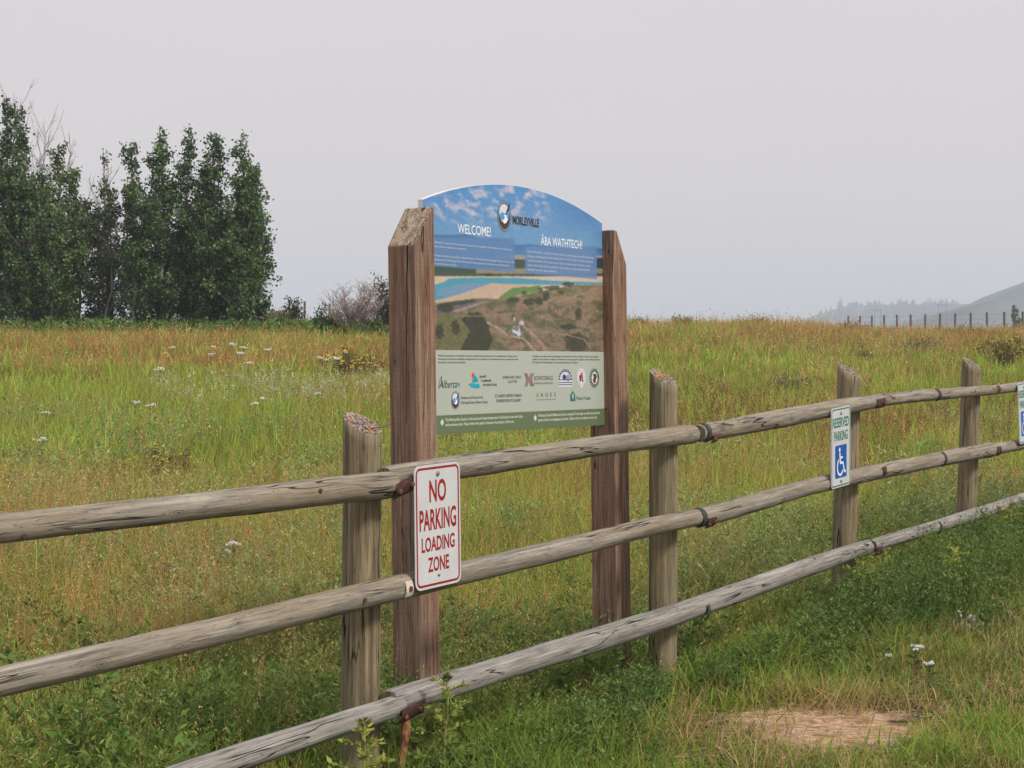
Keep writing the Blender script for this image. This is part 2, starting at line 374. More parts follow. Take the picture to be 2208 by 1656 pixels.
# far hills
def hill(name, X0, X1, Y0, depth, prof, mat, seed, label):
    n1, n2 = 140, 24
    u = np.linspace(X0, X1, n1); v = np.linspace(0, 1, n2)
    U, Vv = np.meshgrid(u, v)
    H = np.interp(U, prof[0], prof[1])
    S = np.where(Vv < 0.4, sstep(0, 0.4, Vv), 1 - 0.25 * sstep(0.4, 1, Vv))
    Z = -20 + (H + 20) * S + 3 * (fbm(U * 0.02, Vv * 6, seed) - 0.5) * S
    idx = np.arange(n1 * n2).reshape(n2, n1)
    Q = np.stack([idx[:-1, :-1], idx[:-1, 1:], idx[1:, 1:], idx[1:, :-1]], -1).reshape(-1, 4)
    return tag(mesh_np(name, np.stack([U, Y0 + (Vv - 0.4) * depth, Z], -1).reshape(-1, 3), Q, mat, smooth=True), label, kind='structure')
M_HILL = plain('dry_hill_grass', (0.10, 0.13, 0.125), 0.95, 0, 0.75, 0.012)
M_HILL2 = plain('forested_ridge', (0.03, 0.055, 0.06), 0.95, 0, 0.3, 0.03)
def zrow(py, Y): return EYE + (HY - py) / F * Y
YR, YH = 2300.0, 1250.0
px = np.array([1560, 1700, 1760, 1812, 1880, 1960, 2080, 2300, 3200])
hill('hills', -1200, 1500, YR, 900, (np.concatenate([[-1200], col(px, YR)]), np.concatenate([[-19], zrow(np.array([712, 700, 682, 662, 657, 655, 656, 660, 640]), YR)])), M_HILL2, 3, 'blue tree-covered ridge fading in smoke')
px = np.array([1700, 1860, 1960, 2060, 2110, 2160, 2208, 2300, 2600])
hill('hills', -600, 900, YH, 500, (np.concatenate([[-600], col(px, YH)]), np.concatenate([[-19], zrow(np.array([740, 715, 695, 668, 652, 637, 611, 575, 520]), YH)])), M_HILL, 9, 'grassy hill rising at the right edge in smoke')

# ------------------------------------------------------------------ fence frame of reference
TH = math.radians(58.7); FD = np.array([math.cos(TH), math.sin(TH), 0.0]); FN = np.array([math.sin(TH), -math.cos(TH), 0.0])
R0 = np.array([(780 - CX) / F * 6.26, 6.26, 0.0])
def fpos(t, z, q=0.0): return R0 + FD * t + FN * q + np.array([0, 0, z])
def fq(x, y):   # signed distance from the rail line, + on the camera side; and position along it
    dx, dy = x - R0[0], y - R0[1]
    return dx * FN[0] + dy * FN[1], dx * FD[0] + dy * FD[1]

def log_mesh(name, pts, rads, mat, parent, seg=28, seed=0, cut0=0.0, cut1=0.0):
    """round rail through world points; local X runs along it"""
    pts = np.array(pts, float); ch = pts[-1] - pts[0]; L = np.linalg.norm(ch)
    X = ch / L; Yv = unit(np.cross(np.array([0, 0, 1.0]), X)); Z = np.cross(X, Yv)
    R = np.stack([X, Yv, Z], 1)
    loc = (pts - pts[0]) @ R
    n = max(8, int(L / 0.035)); s = np.linspace(0, L, n)
    cy, cz, rr = np.interp(s, loc[:, 0], loc[:, 1]), np.interp(s, loc[:, 0], loc[:, 2]), np.interp(s, loc[:, 0], rads)
    k = np.ones(9) / 9
    def sm(a): return np.convolve(np.pad(a, 4, 'edge'), k, 'valid')
    cy, cz, rr = sm(sm(cy)), sm(sm(cz)), sm(rr)
    cz = cz + 0.004 * (vnoise(s * 1.3, s * 0 + seed, seed) - 0.5) * 2
    an = np.linspace(0, 2 * np.pi, seg, endpoint=False)
    A, S = np.meshgrid(an, s)
    lump = 1 + 0.10 * (vnoise(S * 2.6, np.cos(A) * 1.2 + seed, seed + 3) - 0.5) + 0.07 * (vnoise(S * 7, np.sin(A) * 1.6 + 5, seed + 8) - 0.5) + 0.02 * (vnoise(S * 1.2, A * 6, seed + 9) - .5)
    r = rr[:, None] * lump
    r[0] *= 0.86; r[1] *= 0.97; r[-1] *= 0.86; r[-2] *= 0.97
    Sx = S.copy(); Sx[1] = s[0] + 0.008; Sx[-2] = s[-1] - 0.008
    Sx[0] += cut0 * rr[0] * np.cos(an); Sx[-1] += cut1 * rr[-1] * np.cos(an)
    V = np.stack([Sx, cy[:, None] + r * np.cos(A), cz[:, None] + r * np.sin(A)], -1).reshape(-1, 3)
    Fs = [(i * seg + j, i * seg + (j + 1) % seg, (i + 1) * seg + (j + 1) % seg, (i + 1) * seg + j) for i in range(n - 1) for j in range(seg)]
    Fs.append(tuple(range(seg))[::-1]); Fs.append(tuple((n - 1) * seg + j for j in range(seg)))
    o = mesh_py(name, V, Fs, mat, parent, mats=(M_POST,), mi=[0] * (len(Fs) - 2) + [1, 1])
    sm_ = np.ones(len(Fs), bool); sm_[-2:] = False; o.data.polygons.foreach_set('use_smooth', sm_)
    M = Matrix([list(R[i]) + [pts[0][i]] for i in range(3)] + [[0, 0, 0, 1]])
    o.matrix_world = M
    return o

def strap(name, t, z, q, r, width, a0, a1, mat, parent, thick=0.003, seg=14, slope=0.04):
    """curved plate hugging a rail; angles measured from straight towards the camera side, up positive"""
    V, Fs = [], []
    ax = unit(FD + np.array([0, 0, slope])); up = np.array([0, 0, 1.0])
    c = fpos(t, z, q)
    for side in (-0.5, 0.5):
        for rr in (r, r + thick):
            for k in range(seg + 1):
                a = math.radians(a0 + (a1 - a0) * k / seg)
                V.append(ax * side * width + FN * rr * math.cos(a) + up * rr * math.sin(a))
    m = seg + 1
    for k in range(seg):
        Fs.append((m + k, m + k + 1, 3 * m + k + 1, 3 * m + k))
        Fs.append((k, 2 * m + k, 2 * m + k + 1, k + 1))
        Fs.append((k, k + 1, m + k + 1, m + k)); Fs.append((2 * m + k, 3 * m + k, 3 * m + k + 1, 2 * m + k + 1))
    Fs += [(0, m, 3 * m, 2 * m), (seg, 2 * m + seg, 3 * m + seg, m + seg)]
    o = mesh_py(name, V, Fs, mat, parent, smooth=False); o.location = c
    return o

def bolt(parent, off, axis, mat, r=0.011, h=0.009, name='bolt'):
    axis = unit(np.array(axis, float)); A = unit(np.cross(axis, [0, 0, 1])); B = np.cross(axis, A)
    V, Fs = [], []
    for hh, rr in ((0, r), (h * 0.6, r), (h, r * 0.6)):
        for j in range(10):
            a = j * math.pi / 5; V.append(np.array(off) + axis * hh + rr * (A * math.cos(a) + B * math.sin(a)))
    for i in range(2):
        for j in range(10): Fs.append((i * 10 + j, i * 10 + (j + 1) % 10, i * 10 + 10 + (j + 1) % 10, i * 10 + 10 + j))
    Fs.append(tuple(range(20, 30)))
    return mesh_py(name, V, Fs, mat, parent, smooth=False)

fence = empty('wooden_fence', tuple(R0))
tag(fence, 'weathered grey three-rail log fence with round posts crossing the foreground', 'fence')
bpy.context.view_layer.update()
def fchild(o):   # keep world placement while parented to the fence empty
    mw = o.matrix_world.copy() if o.matrix_world != Matrix.Identity(4) else None
    o.parent = fence; o.matrix_parent_inverse = Matrix.Translation(-fence.location)
    return o

RAILS = [  # (points t,z,diameter), q offset, material
    ('top', [(-3.2, 0.985, .080), (-1.667, 1.002, .084), (-0.7, 1.008, .090), (0.185, 1.009, .098)], 0.0, M_RAIL),
    ('top', [(0.165, 1.040, .086), (0.866, 1.054, .091), (1.6, 1.078, .090), (2.417, 1.104, .089), (2.752, 1.107, .092)], -0.022, M_RAIL),
    ('top', [(2.765, 1.112, .092), (3.058, 1.120, .094), (4.589, 1.192, .098), (5.235, 1.218, .088)], 0.0, M_RAIL),
    ('top', [(5.245, 1.225, .078), (6.257, 1.241, .077), (7.971, 1.265, .072), (10.6, 1.32, .074)], 0.0, M_RAIL),
    ('middle', [(-3.2, 0.535, .080), (-1.667, 0.580, .084), (-0.109, 0.624, .092), (0.866, 0.648, .092), (2.417, 0.698, .086), (2.742, 0.700, .088)], 0.0, M_RAIL),
    ('middle', [(2.755, 0.700, .092), (3.058, 0.710, .094), (3.9, 0.752, .094), (5.045, 0.786, .096), (6.257, 0.809, .096), (7.391, 0.825, .106), (7.70, 0.826, .108)], 0.0, M_RAIL),
    ('middle', [(7.71, 0.824, .084), (8.572, 0.835, .080), (10.6, 0.90, .080)], 0.0, M_RAIL),
    ('bottom', [(-3.2, 0.09, .085), (-0.694, 0.181, .088), (-0.368, 0.190, .084), (0.225, 0.203, .084)], 0.0, M_RAIL_PALE),
    ('bottom', [(0.185, 0.218, .098), (0.664, 0.222, .100), (1.007, 0.226, .101), (1.581, 0.236, .108), (2.417, 0.245, .106), (3.058, 0.271, .104), (4.589, 0.324, .098), (5.19, 0.343, .088)], -0.016, M_RAIL_PALE),
    ('bottom', [(5.205, 0.350, .078), (6.257, 0.362, .088), (8.572, 0.409, .094), (10.6, 0.47, .09)], 0.0, M_RAIL_PALE),
]
for i, (nm, P, q, m) in enumerate(RAILS):
    o = log_mesh('rail', [fpos(t, z, q) for t, z, d in P], [d / 2 for t, z, d in P], m, None, seed=i * 7 + 1)
    fchild(o)

POSTS = [(0, 1.23, .142, 0.5), (1, 1.385, .138, 0.2), (2, 1.41, .142, 1.5), (3, 1.455, .140, 1.7), (-1, 1.20, .14, 0.2), (4, 1.48, .14, 0.4)]
for k, ztop, dia, lean in POSTS:
    t = 0.171 + 2.47 * k
    c = fpos(t, 0, -0.128); gz = float(ground(c[0], c[1])) - 0.25
    seg, n = 36, 40
    an = np.linspace(0, 2 * np.pi, seg, endpoint=False)
    V = []
    H = ztop - gz
    for i in range(n + 1):
        s = i / n
        for a in an:
            rad = dia / 2 * (1.02 - 0.03 * s) * (1 + 0.035 * (vnoise(s * 5, math.cos(a) * 1.3 + k * 5, 11) - 0.5) + 0.03 * (vnoise(s * 2, math.sin(a) * 1.5 + k * 3, 14) - 0.5))
            x, y = rad * math.cos(a), rad * math.sin(a)
            top = H - (0.46 * x - 0.38 * y) + 0.006 * (vnoise(a * 4, 0, k + 30) - .5)
            V.append((x, y, top * s))
    top0 = len(V)
    for rr in (0.7, 0.35):
        for a in an:
            x, y = dia / 2 * rr * math.cos(a), dia / 2 * rr * math.sin(a)
            V.append((x, y, H - (0.46 * x - 0.38 * y) + 0.008 * (vnoise(a * 5, rr * 9, k + 60) - .3)))
    Fs = [(i * seg + j, i * seg + (j + 1) % seg, (i + 1) * seg + (j + 1) % seg, (i + 1) * seg + j) for i in range(n) for j in range(seg)]
    nb = len(Fs)
    for ring in range(2):
        a0 = n * seg if ring == 0 else top0
        b0 = top0 + ring * seg
        Fs += [(a0 + j, a0 + (j + 1) % seg, b0 + (j + 1) % seg, b0 + j) for j in range(seg)]
    Fs.append(tuple(top0 + seg + j for j in range(seg)))
    mi = [0] * nb + [1] * (len(Fs) - nb)
    o = mesh_py('post', V, Fs, M_POST, None, mats=(M_LICHEN,), mi=mi)
    sm_ = np.ones(len(Fs), bool); sm_[nb:] = False; o.data.polygons.foreach_set('use_smooth', sm_)
    o.location = (c[0] - math.tan(math.radians(lean)) * 1.0, c[1], gz); o.rotation_euler = (0, math.radians(lean), 0)
    fchild(o)
    if k == 0:
        V_, Q_ = tube([(0.03, -0.03, H - 0.015), (0.075, -0.045, H - 0.008), (0.105, -0.05, H + 0.002)], [0.003, 0.0026, 0.002], 6)
        nl = mesh_np('wire_nail', V_, Q_, M_STEEL, parent=o)

# brackets, straps and label remnants on the rails
def fbracket(t, z, r, w, a0, a1, mat, bolts=2, q=0.0, name='bracket', slope=0.04, bmat=None):
    o = strap(name, t, z, q, r, w, a0, a1, mat, None, slope=slope)
    loc = Vector(o.location); o.parent = fence; o.location = loc - fence.location
    for b in range(bolts):
        s = (-0.3 + 0.6 * b / max(1, bolts - 1)) * w if bolts > 1 else 0
        a = math.radians((a0 + a1) / 2 - 4 + 8 * b)
        off = FD * s + FN * (r + 0.003) * math.cos(a) + np.array([0, 0, 1]) * ((r + 0.003) * math.sin(a) + slope * s)
        bolt(o, off, FN * math.cos(a) + np.array([0, 0, 1]) * math.sin(a), bmat or M_RUST2)
    return o
fbracket(0.205, 1.012, 0.052, 0.125, -48, 22, M_RUST, 2, -0.006, slope=0.2)
fbracket(2.80, 1.110, 0.047, 0.042, -60, 88, M_STRAP, 0, 0, 'strap')
fbracket(2.86, 1.100, 0.049, 0.045, -48, 5, M_RUST2, 1)
fbracket(5.245, 1.218, 0.045, 0.16, -50, 25, M_RUST, 2)
fbracket(6.40, 1.243, 0.0405, 0.05, -80, 80, M_STRAP, 0, 0, 'strap')
fbracket(7.78, 1.262, 0.038, 0.06, -35, 45, M_RUST2, 1)
fbracket(2.75, 0.700, 0.047, 0.042, -70, 88, M_STRAP, 0, 0, 'strap')
fbracket(2.82, 0.692, 0.050, 0.10, -55, 8, M_RUST, 2)
fbracket(5.30, 0.797, 0.0505, 0.06, -30, 30, M_RUST, 1)
fbracket(6.50, 0.812, 0.050, 0.045, -70, 70, M_STRAP, 0, 0, 'strap')
fbracket(7.72, 0.820, 0.056, 0.10, -40, 30, M_RUST, 2)
fbracket(0.25, 0.196, 0.052, 0.15, -55, 12, M_RUST, 2, -0.004, slope=0.1)
fbracket(2.80, 0.245, 0.055, 0.03, -50, 30, M_STRAP, 0, -0.012, 'strap')
fbracket(5.22, 0.332, 0.048, 0.10, -60, 15, M_RUST, 2)
fbracket(6.42, 0.362, 0.0455, 0.04, -60, 60, M_STRAP, 0, 0, 'strap')
fbracket(7.75, 0.390, 0.048, 0.06, -30, 30, M_RUST2, 1)
o = fbracket(0.225, 0.632, 0.0490, 0.045, -34, 34, M_PAPER, 0, 0, 'label_remnant', 0.03)
bolt(o, FN * 0.052 + FD * 0.004, FN, M_RUST2, 0.011, 0.004, 'rust_spot')
o = fbracket(-0.045, 0.627, 0.0475, 0.016, -16, 4, M_RUST2, 0, 0, 'rust_spot', 0.03)
for t, z, r in ((-1.62, 0.975, 0.0435), (-0.3, 1.02, 0.048)):
    bolt(None, (0, 0, 0), FN, M_RUST, 0.009, 0.004, 'nail_hole')
    o = bpy.context.view_layer.objects.active or COL.objects[-1]
    o = COL.objects[-1]; o.parent = fence; o.location = Vector(fpos(t, z, r - 0.002)) - fence.location
# broken slat hanging below the lowest joint
pts = np.array([fpos(0.27, 0.165, 0.0), fpos(0.24, 0.10, 0.02), fpos(0.20, 0.03, 0.035), fpos(0.165, -0.06, 0.04)])
V_, Q_ = tube(pts - np.array(fence.location), [0.020, 0.019, 0.015, 0.008], 5)
mesh_np('splintered_stake', V_, Q_, M_SPLINT, parent=fence)

# ------------------------------------------------------------------ flat printed artwork helpers (on real boards)
def srgb(r, g, b, k=1.0):
    c = np.array([r, g, b], float) / 255.0
    return tuple(np.where(c <= 0.04045, c / 12.92, ((c + 0.055) / 1.055) ** 2.4) * k)

_font_cache = {}
def glyphs(txt, bold=0.0, shear=0.0, spacing=1.0):
    key = (txt, bold, shear, spacing)
    if key in _font_cache: return _font_cache[key]
    cu = bpy.data.curves.new('lettering', 'FONT'); cu.body = txt; cu.size = 1.0; cu.offset = bold; cu.shear = shear
    cu.space_character = spacing; cu.resolution_u = 3; cu.fill_mode = 'FRONT'
    ob = bpy.data.objects.new('lettering', cu); COL.objects.link(ob)
    me = bpy.data.meshes.new_from_object(ob)
    v = np.array([p.co[:2] for p in me.vertices]); f = [tuple(p.vertices) for p in me.polygons]
    bpy.data.objects.remove(ob); bpy.data.meshes.remove(me); bpy.data.curves.remove(cu)
    _font_cache[key] = (v, f); return v, f

class Art:
    """flat ink shapes in board coordinates (u right, v up); w lifts a layer off the face"""
    def __init__(s): s.V, s.F, s.C = [], [], []
    def face(s, pts, c, w=0.001):
        b = len(s.V); s.V += [(u, -w, v) for u, v in pts]; s.C += [c] * len(pts); s.F.append(tuple(range(b, b + len(pts))))
    def text(s, txt, u0, u1, vb, h, c, bold=0.0, w=0.0015, shear=0.0, spacing=1.0, cap=True):
        v, f = glyphs(txt, bold, shear, spacing)
        lo, hi = v.min(0), v.max(0); b = len(s.V)
        ch = 0.73 if cap else (hi[1] - lo[1])
        su = (u1 - u0) / (hi[0] - lo[0])
        for p in v: s.V.append((u0 + (p[0] - lo[0]) * su, -w, vb + p[1] * h / ch)); s.C.append(c)
        for q in f: s.F.append(tuple(b + i for i in q))
    def ell(s, u, v, a, bb, c, w=0.001, n=32, t0=0, t1=360):
        if t1 - t0 >= 360: s.face([(u + a * math.cos(2 * math.pi * k / n), v + bb * math.sin(2 * math.pi * k / n)) for k in range(n)], c, w)
        else: s.face([(u + a * math.cos(math.radians(t0 + (t1 - t0) * k / n)), v + bb * math.sin(math.radians(t0 + (t1 - t0) * k / n))) for k in range(n + 1)], c, w)
    def stroke(s, pts, wd, c, w=0.001):
        pts = np.array(pts, float); T = unit(np.gradient(pts, axis=0)); N = np.stack([-T[:, 1], T[:, 0]], 1) * wd / 2
        a, b = pts + N, pts - N
        for i in range(len(pts) - 1): s.face([tuple(b[i]), tuple(b[i + 1]), tuple(a[i + 1]), tuple(a[i])], c, w)
    def ring(s, u, v, a, bb, wd, c, w=0.001, t0=0, t1=360, n=36):
        an = np.radians(np.linspace(t0, t1, n + 1))
        s.stroke(np.stack([u + a * np.cos(an), v + bb * np.sin(an)], 1), wd, c, w)
    def build(s, name, parent, mat=None):
        return mesh_py(name, s.V, s.F, mat or M_PRINT, parent, C=s.C)

def rounded(u0, v0, u1, v1, r, n=7):
    P = []
    for cu, cv, a0 in ((u1 - r, v0 + r, -90), (u1 - r, v1 - r, 0), (u0 + r, v1 - r, 90), (u0 + r, v0 + r, 180)):
        for k in range(n + 1):
            a = math.radians(a0 + 90 * k / n); P.append((cu + r * math.cos(a), cv + r * math.sin(a)))
    return P

def plate(name, outline, thick, mat, parent, y0=0.0):
    """slab with outline in x,z; front face at y0, back at y0+thick"""
    n = len(outline)
    V = [(u, y0, v) for u, v in outline] + [(u, y0 + thick, v) for u, v in outline]
    Fs = [tuple(range(n)), tuple(range(2 * n - 1, n - 1, -1))] + [(i, i + n, (i + 1) % n + n, (i + 1) % n) for i in range(n)]
    return mesh_py(name, V, Fs, mat, parent)

def art_frame(A, u0, v0, u1, v1, r, wd, c, w):
    o, i = rounded(u0, v0, u1, v1, r), rounded(u0 + wd, v0 + wd, u1 - wd, v1 - wd, max(r - wd, 0.002))
    for k in range(len(o)):
        k2 = (k + 1) % len(o); A.face([o[k], o[k2], i[k2], i[k]], c, w)

# ------------------------------------------------------------------ road signs on the rails
def road_sign(name, t0, zc, slope, label, kind, group=None, tilt=0.0):
    W, H = 0.305, 0.457
    e = empty(name, tuple(fpos(t0, zc, 0.056)), (0, -math.atan(slope), TH))
    e.rotation_mode = 'XYZ'
    e.rotation_euler = (Matrix.Rotation(TH, 3, 'Z') @ Matrix.Rotation(-math.atan(slope), 3, 'Y') @ Matrix.Rotation(math.radians(tilt), 3, 'X')).to_euler()
    tag(e, label, 'sign', group)
    plate('sign_plate', rounded(-W / 2, -H / 2, W / 2, H / 2, 0.032), 0.003, M_WHITE, e)
    A = Art(); B = Art()
    if kind == 'no':
        c = srgb(152, 26, 20)
        art_frame(B, -W / 2 + 0.009, -H / 2 + 0.009, W / 2 - 0.009, H / 2 - 0.009, 0.026, 0.0085, c, 0.0006)
        A.text('NO', -0.056, 0.056, 0.092, 0.082, c, 0.022, 0.0006)
        A.text('PARKING', -0.122, 0.122, -0.011, 0.078, c, 0.022, 0.0006)
        A.text('LOADING', -0.110, 0.110, -0.090, 0.054, c, 0.024, 0.0006)
        A.text('ZONE', -0.070, 0.070, -0.166, 0.054, c, 0.024, 0.0006)
        zs = (0.193, -0.183)
    else:
        c = srgb(0, 112, 84)
        art_frame(B, -W / 2 + 0.007, -H / 2 + 0.007, W / 2 - 0.007, H / 2 - 0.007, 0.027, 0.007, c, 0.0006)
        A.text('RESERVED', -0.127, 0.127, 0.116, 0.056, c, 0.022, 0.0006)
        A.text('PARKING', -0.108, 0.108, 0.040, 0.056, c, 0.022, 0.0006)
        S = Art(); bl = srgb(0, 85, 170); wh = srgb(235, 238, 240)
        S.face(rounded(-0.090, -0.175, 0.090, 0.012, 0.008), bl, 0.0006)
        # wheelchair user
        S.ell(-0.022, -0.014, 0.0125, 0.0125, wh, 0.0012)
        S.stroke([(-0.020, -0.030), (-0.014, -0.066), (-0.010, -0.092)], 0.016, wh, 0.0012)
        S.stroke([(-0.014, -0.060), (0.012, -0.060), (0.028, -0.060)], 0.011, wh, 0.0013)
        S.stroke([(-0.012, -0.090), (0.014, -0.090), (0.032, -0.092), (0.040, -0.112), (0.052, -0.142), (0.060, -0.146), (0.072, -0.138)], 0.014, wh, 0.0014)
        S.ring(-0.012, -0.112, 0.046, 0.046, 0.013, wh, 0.0015, 118, 335)
        S.build('symbol', e)
        zs = (0.193, -0.196)
    B.build('border', e); A.build('lettering', e)
    for z in zs:
        bolt(e, (0, -0.001, z), (0, -1, 0), M_STEEL, 0.0095 if kind != 'no' or z > 0 else 0.006, 0.005, 'bolt')
    return e

def rail_t(px_, py_):   # rail-plane coordinates of a photo pixel
    r = np.array([(px_ - CX) / F, 1.0, 0.0]); t = float((R0 + FN * 0.056) @ FN) / float(r @ FN); P = r * t
    return float((P - R0) @ FD), EYE - (py_ - HY) / F * P[1]
t_, z_ = rail_t(944.5, 1133); road_sign('parking_sign', t_, z_, 0.022, 'white no parking loading zone sign in red letters on the nearest rails', 'no')
t_, z_ = rail_t(1813.5, 964); road_sign('parking_sign', t_, z_, 0.05, 'green and white reserved parking sign with blue wheelchair square before the third post', 'res', 'reserved parking signs on the fence', 1.0)
t_, z_ = rail_t(2208.5, 890); road_sign('parking_sign', t_, z_, 0.03, 'reserved parking sign cut off by the right edge of the photo', 'res', 'reserved parking signs on the fence', -1.5)

# ------------------------------------------------------------------ information board
BTH = math.radians(57.3); BD = np.array([math.cos(BTH), math.sin(BTH), 0]); BN = np.array([math.sin(BTH), -math.cos(BTH), 0])
B0 = np.array([(910 - CX) / F * 7.4, 7.4, 0.0])
lean_b = math.radians(0.9)
board = empty('information_sign')
piv = 1.62
# leans back very slightly about a level axis through mid height
Mb = Matrix.Translation(Vector(B0) + Vector((0, 0, piv))) @ Matrix.Rotation(BTH, 4, 'Z') @ Matrix.Rotation(-lean_b, 4, 'X') @ Matrix.Translation(Vector((0, 0, -piv)))
board.matrix_world = Mb
tag(board, 'large arched information board between two brown timber posts behind the fence', 'sign')
def top_v(u):
    return 2.135 + (2.253 - 2.135) * (1 - ((u - 0.75) / 0.75) ** 2)
def timber(u0, flip):
    w, zb = 0.14, -0.35
    zi, zo, fl = 2.10, 1.935, 0.016
    xs_ = [u0, u0 + w]
    if not flip: prof = [(u0, zb), (u0 + w, zb), (u0 + w, zi), (u0 + w - fl, zi), (u0, zo)]
    else: prof = [(u0, zb), (u0 + w, zb), (u0 + w, zo), (u0 + fl + 0.03, zi), (u0, zi)]
    n = len(prof)
    V = [(x, -0.07, z) for x, z in prof] + [(x, 0.07, z) for x, z in prof]
    Fs = [tuple(range(n)), tuple(range(2 * n - 1, n - 1, -1))] + [(i, i + n, (i + 1) % n + n, (i + 1) % n) for i in range(n)]
    o = mesh_py('post', V, Fs, M_SIGNPOST, board, mats=(M_BEVEL,), mi=[0, 0] + [1 if i in ((2, 3) if not flip else (2, 3)) else 0 for i in range(n)])
    bv = o.modifiers.new('edge', 'BEVEL'); bv.width = 0.006; bv.segments = 2; bv.limit_method = 'ANGLE'
    return o
pl = timber(-0.14, False); timber(1.5, True)
# split down the near corner post
cr = Art(); cr.stroke([(-0.112, 1.93), (-0.110, 1.86), (-0.104, 1.80), (-0.106, 1.70), (-0.1, 1.6), (-0.098, 1.45)], 0.0045, (0.02, 0.013, 0.01), 0.0712)
YF = -0.012                         # front face of the panel
us = np.linspace(0.0, 1.5, 41)
outline = [(0.0, 1.15), (1.5, 1.15)] + [(float(u), float(top_v(u))) for u in us[::-1]]
panel = plate('panel', outline, 0.024, M_PANEL_EDGE, board, YF)

# printed picture: painted per vertex on a fine sheet
def to_zoom(u, v):                    # board -> sketch coordinates in which the picture was measured
    X = B0[0] + BD[0] * u; Y = B0[1] + BD[1] * u
    px_ = CX + F * X / Y; py_ = HY - F * (v - EYE) / Y
    return (px_ - 820) * 4.089, (py_ - 380) * 4.089
def inside(x, y, poly):
    c = np.zeros(x.shape, bool); n = len(poly)
    for i in range(n):
        (x1, y1), (x2, y2) = poly[i], poly[(i + 1) % n]
        if y1 == y2: continue
        k = ((y1 > y) != (y2 > y)) & (x < (x2 - x1) * (y - y1) / (y2 - y1) + x1); c ^= k
    return c
def paint(u, v):
    x, y = to_zoom(u, v)
    wob = (fbm(x / 23, y / 17, 4) - 0.5) * 14
    S = lambda r, g, b: np.array(srgb(r, g, b))
    n1, n2, n3 = fbm(x / 60, y / 40, 1, 4), fbm(x / 14, y / 9, 2, 3), fbm((x + y * 0.8) / 75, (y - x * 0.45) / 38, 7, 4)
    C = np.zeros(x.shape + (3,))
    def put(mask, c, k=1.0):
        m = (mask * k)[..., None] if mask.dtype != bool else mask[..., None] * k
        C[:] = C * (1 - m) + np.asarray(c) * m
    g = sstep(70, 620, y)[..., None]; C[:] = S(58, 138, 202) * (1 - g) + S(92, 150, 198) * g
    put(sstep(1350, 1900, x) * (1 - sstep(300, 620, y)), S(48, 116, 184), 0.8)
    cl = sstep(0.42, 0.78, n3) * (0.55 + 0.9 * n2) * (1 - sstep(330, 470, y)) * sstep(380, 520, x) * (1 - sstep(1350, 1560, x))
    put(cl, S(196, 190, 204), 0.85)
    rx = [0, 470, 650, 740, 860, 1040, 1120, 1200, 1300, 1450, 2208]; ry = [512, 515, 520, 508, 545, 545, 580, 606, 600, 616, 645]
    ridge = np.interp(x, rx, ry); put(y > ridge, S(54, 112, 168)); put(sstep(0, 130, y - ridge), S(76, 130, 180), 0.7)
    put(((y > 700 + wob) & (x > 1000)), S(150, 150, 140)); put(((y > 735 + wob)), S(52, 80, 68)); put((x > 1890) & (y > 720 + wob), S(35, 60, 85))
    put((y > 815 + wob * 0.5) & (x > 830), S(138, 136, 100)); put((y > 860 + wob) , S(70, 84, 62))
    put(y > 884, S(200, 180, 158))
    b1 = np.interp(x, [470, 1172], [793, 848]); b2 = np.interp(x, [1262, 1897], [858, 910])
    put((x < 1172) & (y > 545) & (y < b1), S(78, 126, 180), 0.88); put((x > 1262) & (x < 1897) & (y > 618) & (y < b2), S(82, 130, 182), 0.88)
    put(inside(x, y, [(440, 960), (480, 950), (540, 935), (590, 902), (800, 895), (1000, 893), (1250, 900), (1500, 922), (2000, 940), (2000, 952), (1700, 960), (1300, 957), (960, 945), (850, 985), (650, 1050), (440, 1105)]), S(55, 150, 178))
    put(inside(x, y, [(480, 1000), (760, 945), (960, 945), (850, 985), (650, 1050), (480, 1060)]) * n1, S(130, 140, 180), 0.9)
    put(inside(x, y, [(440, 1130), (440, 1105), (650, 1050), (850, 985), (960, 945), (1300, 957), (1200, 985), (1050, 1062), (800, 1085)]), S(192, 166, 142))
    hx = [0, 480, 830, 1090, 1400, 1700, 2000]; hy = [1122, 1118, 1078, 1078, 1012, 962, 955]
    top = np.interp(x, hx, hy) + wob * 0.6
    put(y > top, S(140, 118, 92)); put((y > top) * sstep(0.35, 0.62, n1), S(92, 98, 60), 0.9); put((y > top) * sstep(0.55, 0.75, n3), S(160, 132, 104), 0.6)
    put(inside(x, y + wob, [(1020, 1072), (1150, 985), (1400, 962), (1370, 1020), (1060, 1082)]), S(98, 134, 66))
    put(inside(x, y + wob, [(480, 1130), (900, 1085), (950, 1105), (650, 1200), (480, 1245)]), S(112, 102, 100)); put(inside(x, y + wob, [(480, 1130), (800, 1080), (830, 1110), (480, 1165)]), S(62, 72, 58))
    put(inside(x, y, [(600, 1190), (880, 1110), (940, 1105), (660, 1200)]), S(178, 160, 142), 0.6)
    put(inside(x, y + wob * 2, [(470, 1235), (880, 1200), (930, 1300), (960, 1600), (470, 1600)]), S(104, 108, 62), 0.85)
    put(inside(x, y + wob * 2, [(470, 1235), (880, 1200), (930, 1300), (960, 1600), (470, 1600)]) * sstep(0.45, 0.7, n2), S(120, 118, 60), 0.7)
    dk = S(50, 56, 40)
    put(inside(x + wob * 2, y + wob * 2, [(640, 1600), (770, 1370), (690, 1260), (760, 1210), (850, 1195), (925, 1290), (965, 1450), (900, 1600)]), dk, 0.9)
